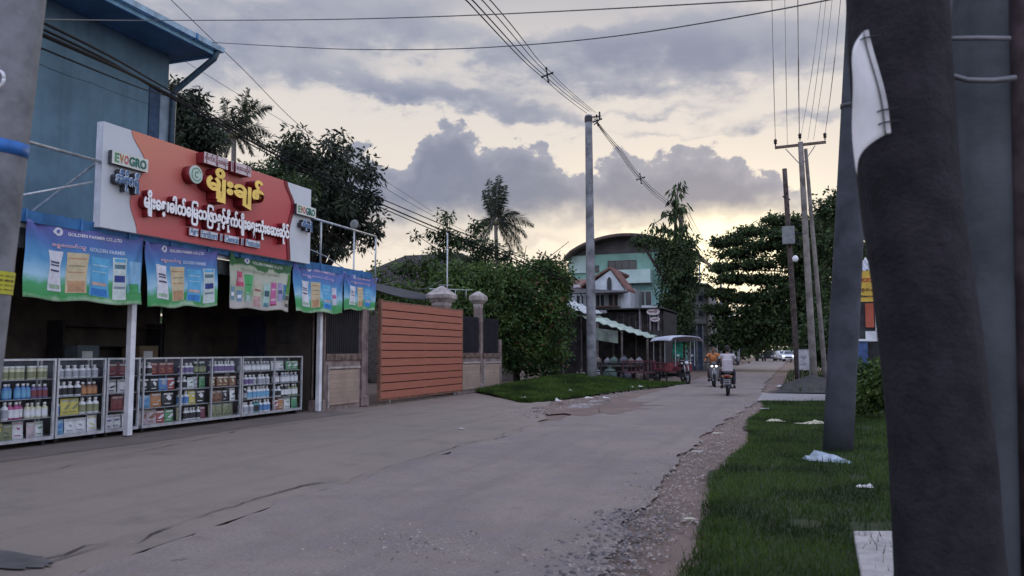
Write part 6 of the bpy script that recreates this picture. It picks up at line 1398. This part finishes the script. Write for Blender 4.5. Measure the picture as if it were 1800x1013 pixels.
MB().box(q(1503, 500).x, q(1522, 500).x, .1, .5, .2, q(1522, 600).z).build('blue_counter', mat('blue_counter', (.05, .09, .22), .6, .3), rs)
MB().box(q(1500, 500).x, q(1523, 500).x, .05, .55, q(1522, 600).z+.001, q(1522, 596).z).build('counter_top', M_white, rs)
tag(MB().tube([gz(1556, 668, 0), gy(1550, 575, gz(1556, 668).y+.3)], .035, 8).build('white_post', M_white, None, True), 'slim white post beside the near side of the dark trunk', 'post')
bd = thing('sign_board', 'small upright white sign board standing on the ground left of the crossarm pole', 'sign', tuple(gy(1414, 660, 33))[:2]+(.35,))
bz = lambda v: gy(1414, v, 33).z-.35; bw = gy(1423, 630, 33).x-gy(1405, 630, 33).x
MB().box(-bw/2, bw/2, -.03, .03, bz(650), bz(615)).build('panel', mat('board_white', (.42, .42, .44), .6, .2, 5), bd)
mb = MB(); mb.box(-bw/2-.02, -bw/2, -.04, .04, -.35, bz(614)); mb.box(bw/2, bw/2+.02, -.04, .04, -.35, bz(614)); mb.box(-bw/2, bw/2, -.04, .04, bz(615), bz(614)); mb.build('frame', mat('dull_steel', (.11, .115, .13)), bd)
for i, (s_, h0) in enumerate((('ေရှင်း', .36), ('ဆိုင်', .2))):
    text_mb(s_, lambda a, b, t: (a, -.034-t*.2, bz(632)+.08-i*.28+b), bw*.6, .8*h0*.6, .01, .02).build('lettering', mat('board_ink', (.12, .12, .14), .6), bd)
# slab at the trunk's foot, small kerb piece
q0, q1, q2, q3 = gz(1500, 933, .1), gz(1583, 933, .1), gz(1600, 1060, .1), gz(1522, 1060, .1)
v = [tuple(x) for x in (q0, q1, q2, q3)]; v += [(a, b, -.05) for a, b, c in v]
tag(MB().add(v, [(3, 2, 1, 0), (4, 5, 6, 7), (0, 1, 5, 4), (1, 2, 6, 5), (2, 3, 7, 6), (3, 0, 4, 7)]).build('concrete_slab', mat('slab_concrete', (.38, .35, .33), .85, .25, 5, .4), None, False, None, .012), 'pale concrete slab lying in the grass beside the dark trunk', 'slab')

# ------------------------------------------------------------------ litter
M_lit = mat('crumpled_plastic', (.52, .50, .48), .45, .2, 12); M_litb = mat('pale_blue_plastic', (.30, .36, .42), .25, .25, 8, spec=.7); M_lity = mat('yellowed_paper', (.45, .42, .30), .8, .2, 9)
def scrap(u, v, L, Wd, H_, m, label, rz=0., z=.0, grp=None, cat='litter', name='plastic_litter'):
    p = gz(u, v, z); rnd = np.random.default_rng(int(u*7+v)); n1, n2 = 9, 5; hh = rnd.uniform(0, 1, (n2+1, n1+1))
    def fn(a, b, t):
        e_ = math.sin(PI*a)**.5*math.sin(PI*b)**.6 if 0 < a < 1 and 0 < b < 1 else 0
        j = hh[int(round(b*n2)), int(round(a*n1))]
        return ((a-.5)*L*(1+.1*j), (b-.5+.25*math.sin(a*4+u))*Wd*(.35+.7*math.sin(PI*a)**.7)*(1+.25*j), .004+H_*e_*(.35+.65*j)*(.6+.4*math.sin(a*5+v))+t)
    o = MB().sheet(fn, n1, n2, .003).build(name, m, None, False); o.location = (p.x, p.y, p.z); o.rotation_euler = (0, 0, rz); return tag(o, label, cat, grp)
scrap(1456, 811, .62, .26, .17, M_litb, 'clear bluish plastic bag lying at the foot of the near grey pole', R(-32), .05)
scrap(1520, 857, .16, .12, .07, M_lit, 'small crumpled pale wrapper in the grass right of the plastic bag', 0, .07)
scrap(1424, 745, .55, .22, .10, M_lity, 'long pale scrap of paper in the grass left of the grey pole', R(8), .06)
scrap(1363, 741, .38, .18, .06, M_lity, 'thin yellowish scrap near the left edge of the grass verge', R(10), .05)
scrap(1345, 719, .2, .16, .05, M_lit, 'small pale scrap at the far left edge of the verge', 0, .04)
scrap(1295, 806, .20, .10, .035, M_lit, 'flat white scrap on the dirt between road and grass', R(12), .0)
scrap(1282, 848, .30, .14, .04, mat('dark_scrap', (.05, .05, .06), .5), 'flat black scrap on the dirt edge below the white one', R(15), .0)
scrap(1262, 762, .22, .1, .02, M_lity, 'flat pale leaf like scrap on the dirt strip beyond the white one', R(20), .0)
scrap(1212, 913, .10, .06, .015, M_lity, 'tiny pale scrap near the bottom of the dirt strip', R(20), .0)
scrap(1225, 794, .16, .06, .01, M_lit, 'thin pale wrapper flat on the road surface', R(5), .0)
scrap(812, 754, .12, .08, .015, M_lit, 'tiny white scrap alone on the concrete apron', 0, .0)
scrap(1378, 680, .5, .3, .12, M_lit, 'white scrap lying on the dark soil by the side path', 0, .10)
for u, v in ((1058, 668), (1069, 671), (1090, 670), (1099, 674), (1112, 681), (1126, 680), (1065, 700), (1036, 700), (982, 705), (1004, 688), (920, 700), (1052, 680), (1080, 668)):
    scrap(u, v, random.uniform(.14, .30), random.uniform(.10, .2), random.uniform(.05, .13), M_lit, 'small white piece of litter strewn along the edge of the left grass bank', random.uniform(0, 3), .10, 'white litter along the left grass bank')
for u, v in ((1040, 712), (1055, 706), (1020, 716)):
    scrap(u, v, .7, .25, .10, mat('broken_concrete', (.26, .23, .22), .9, .3, 5), 'flat broken concrete piece at the left road edge below the grass bank', .6, .0, 'broken concrete at the left road edge', 'rubble', 'concrete_rubble')
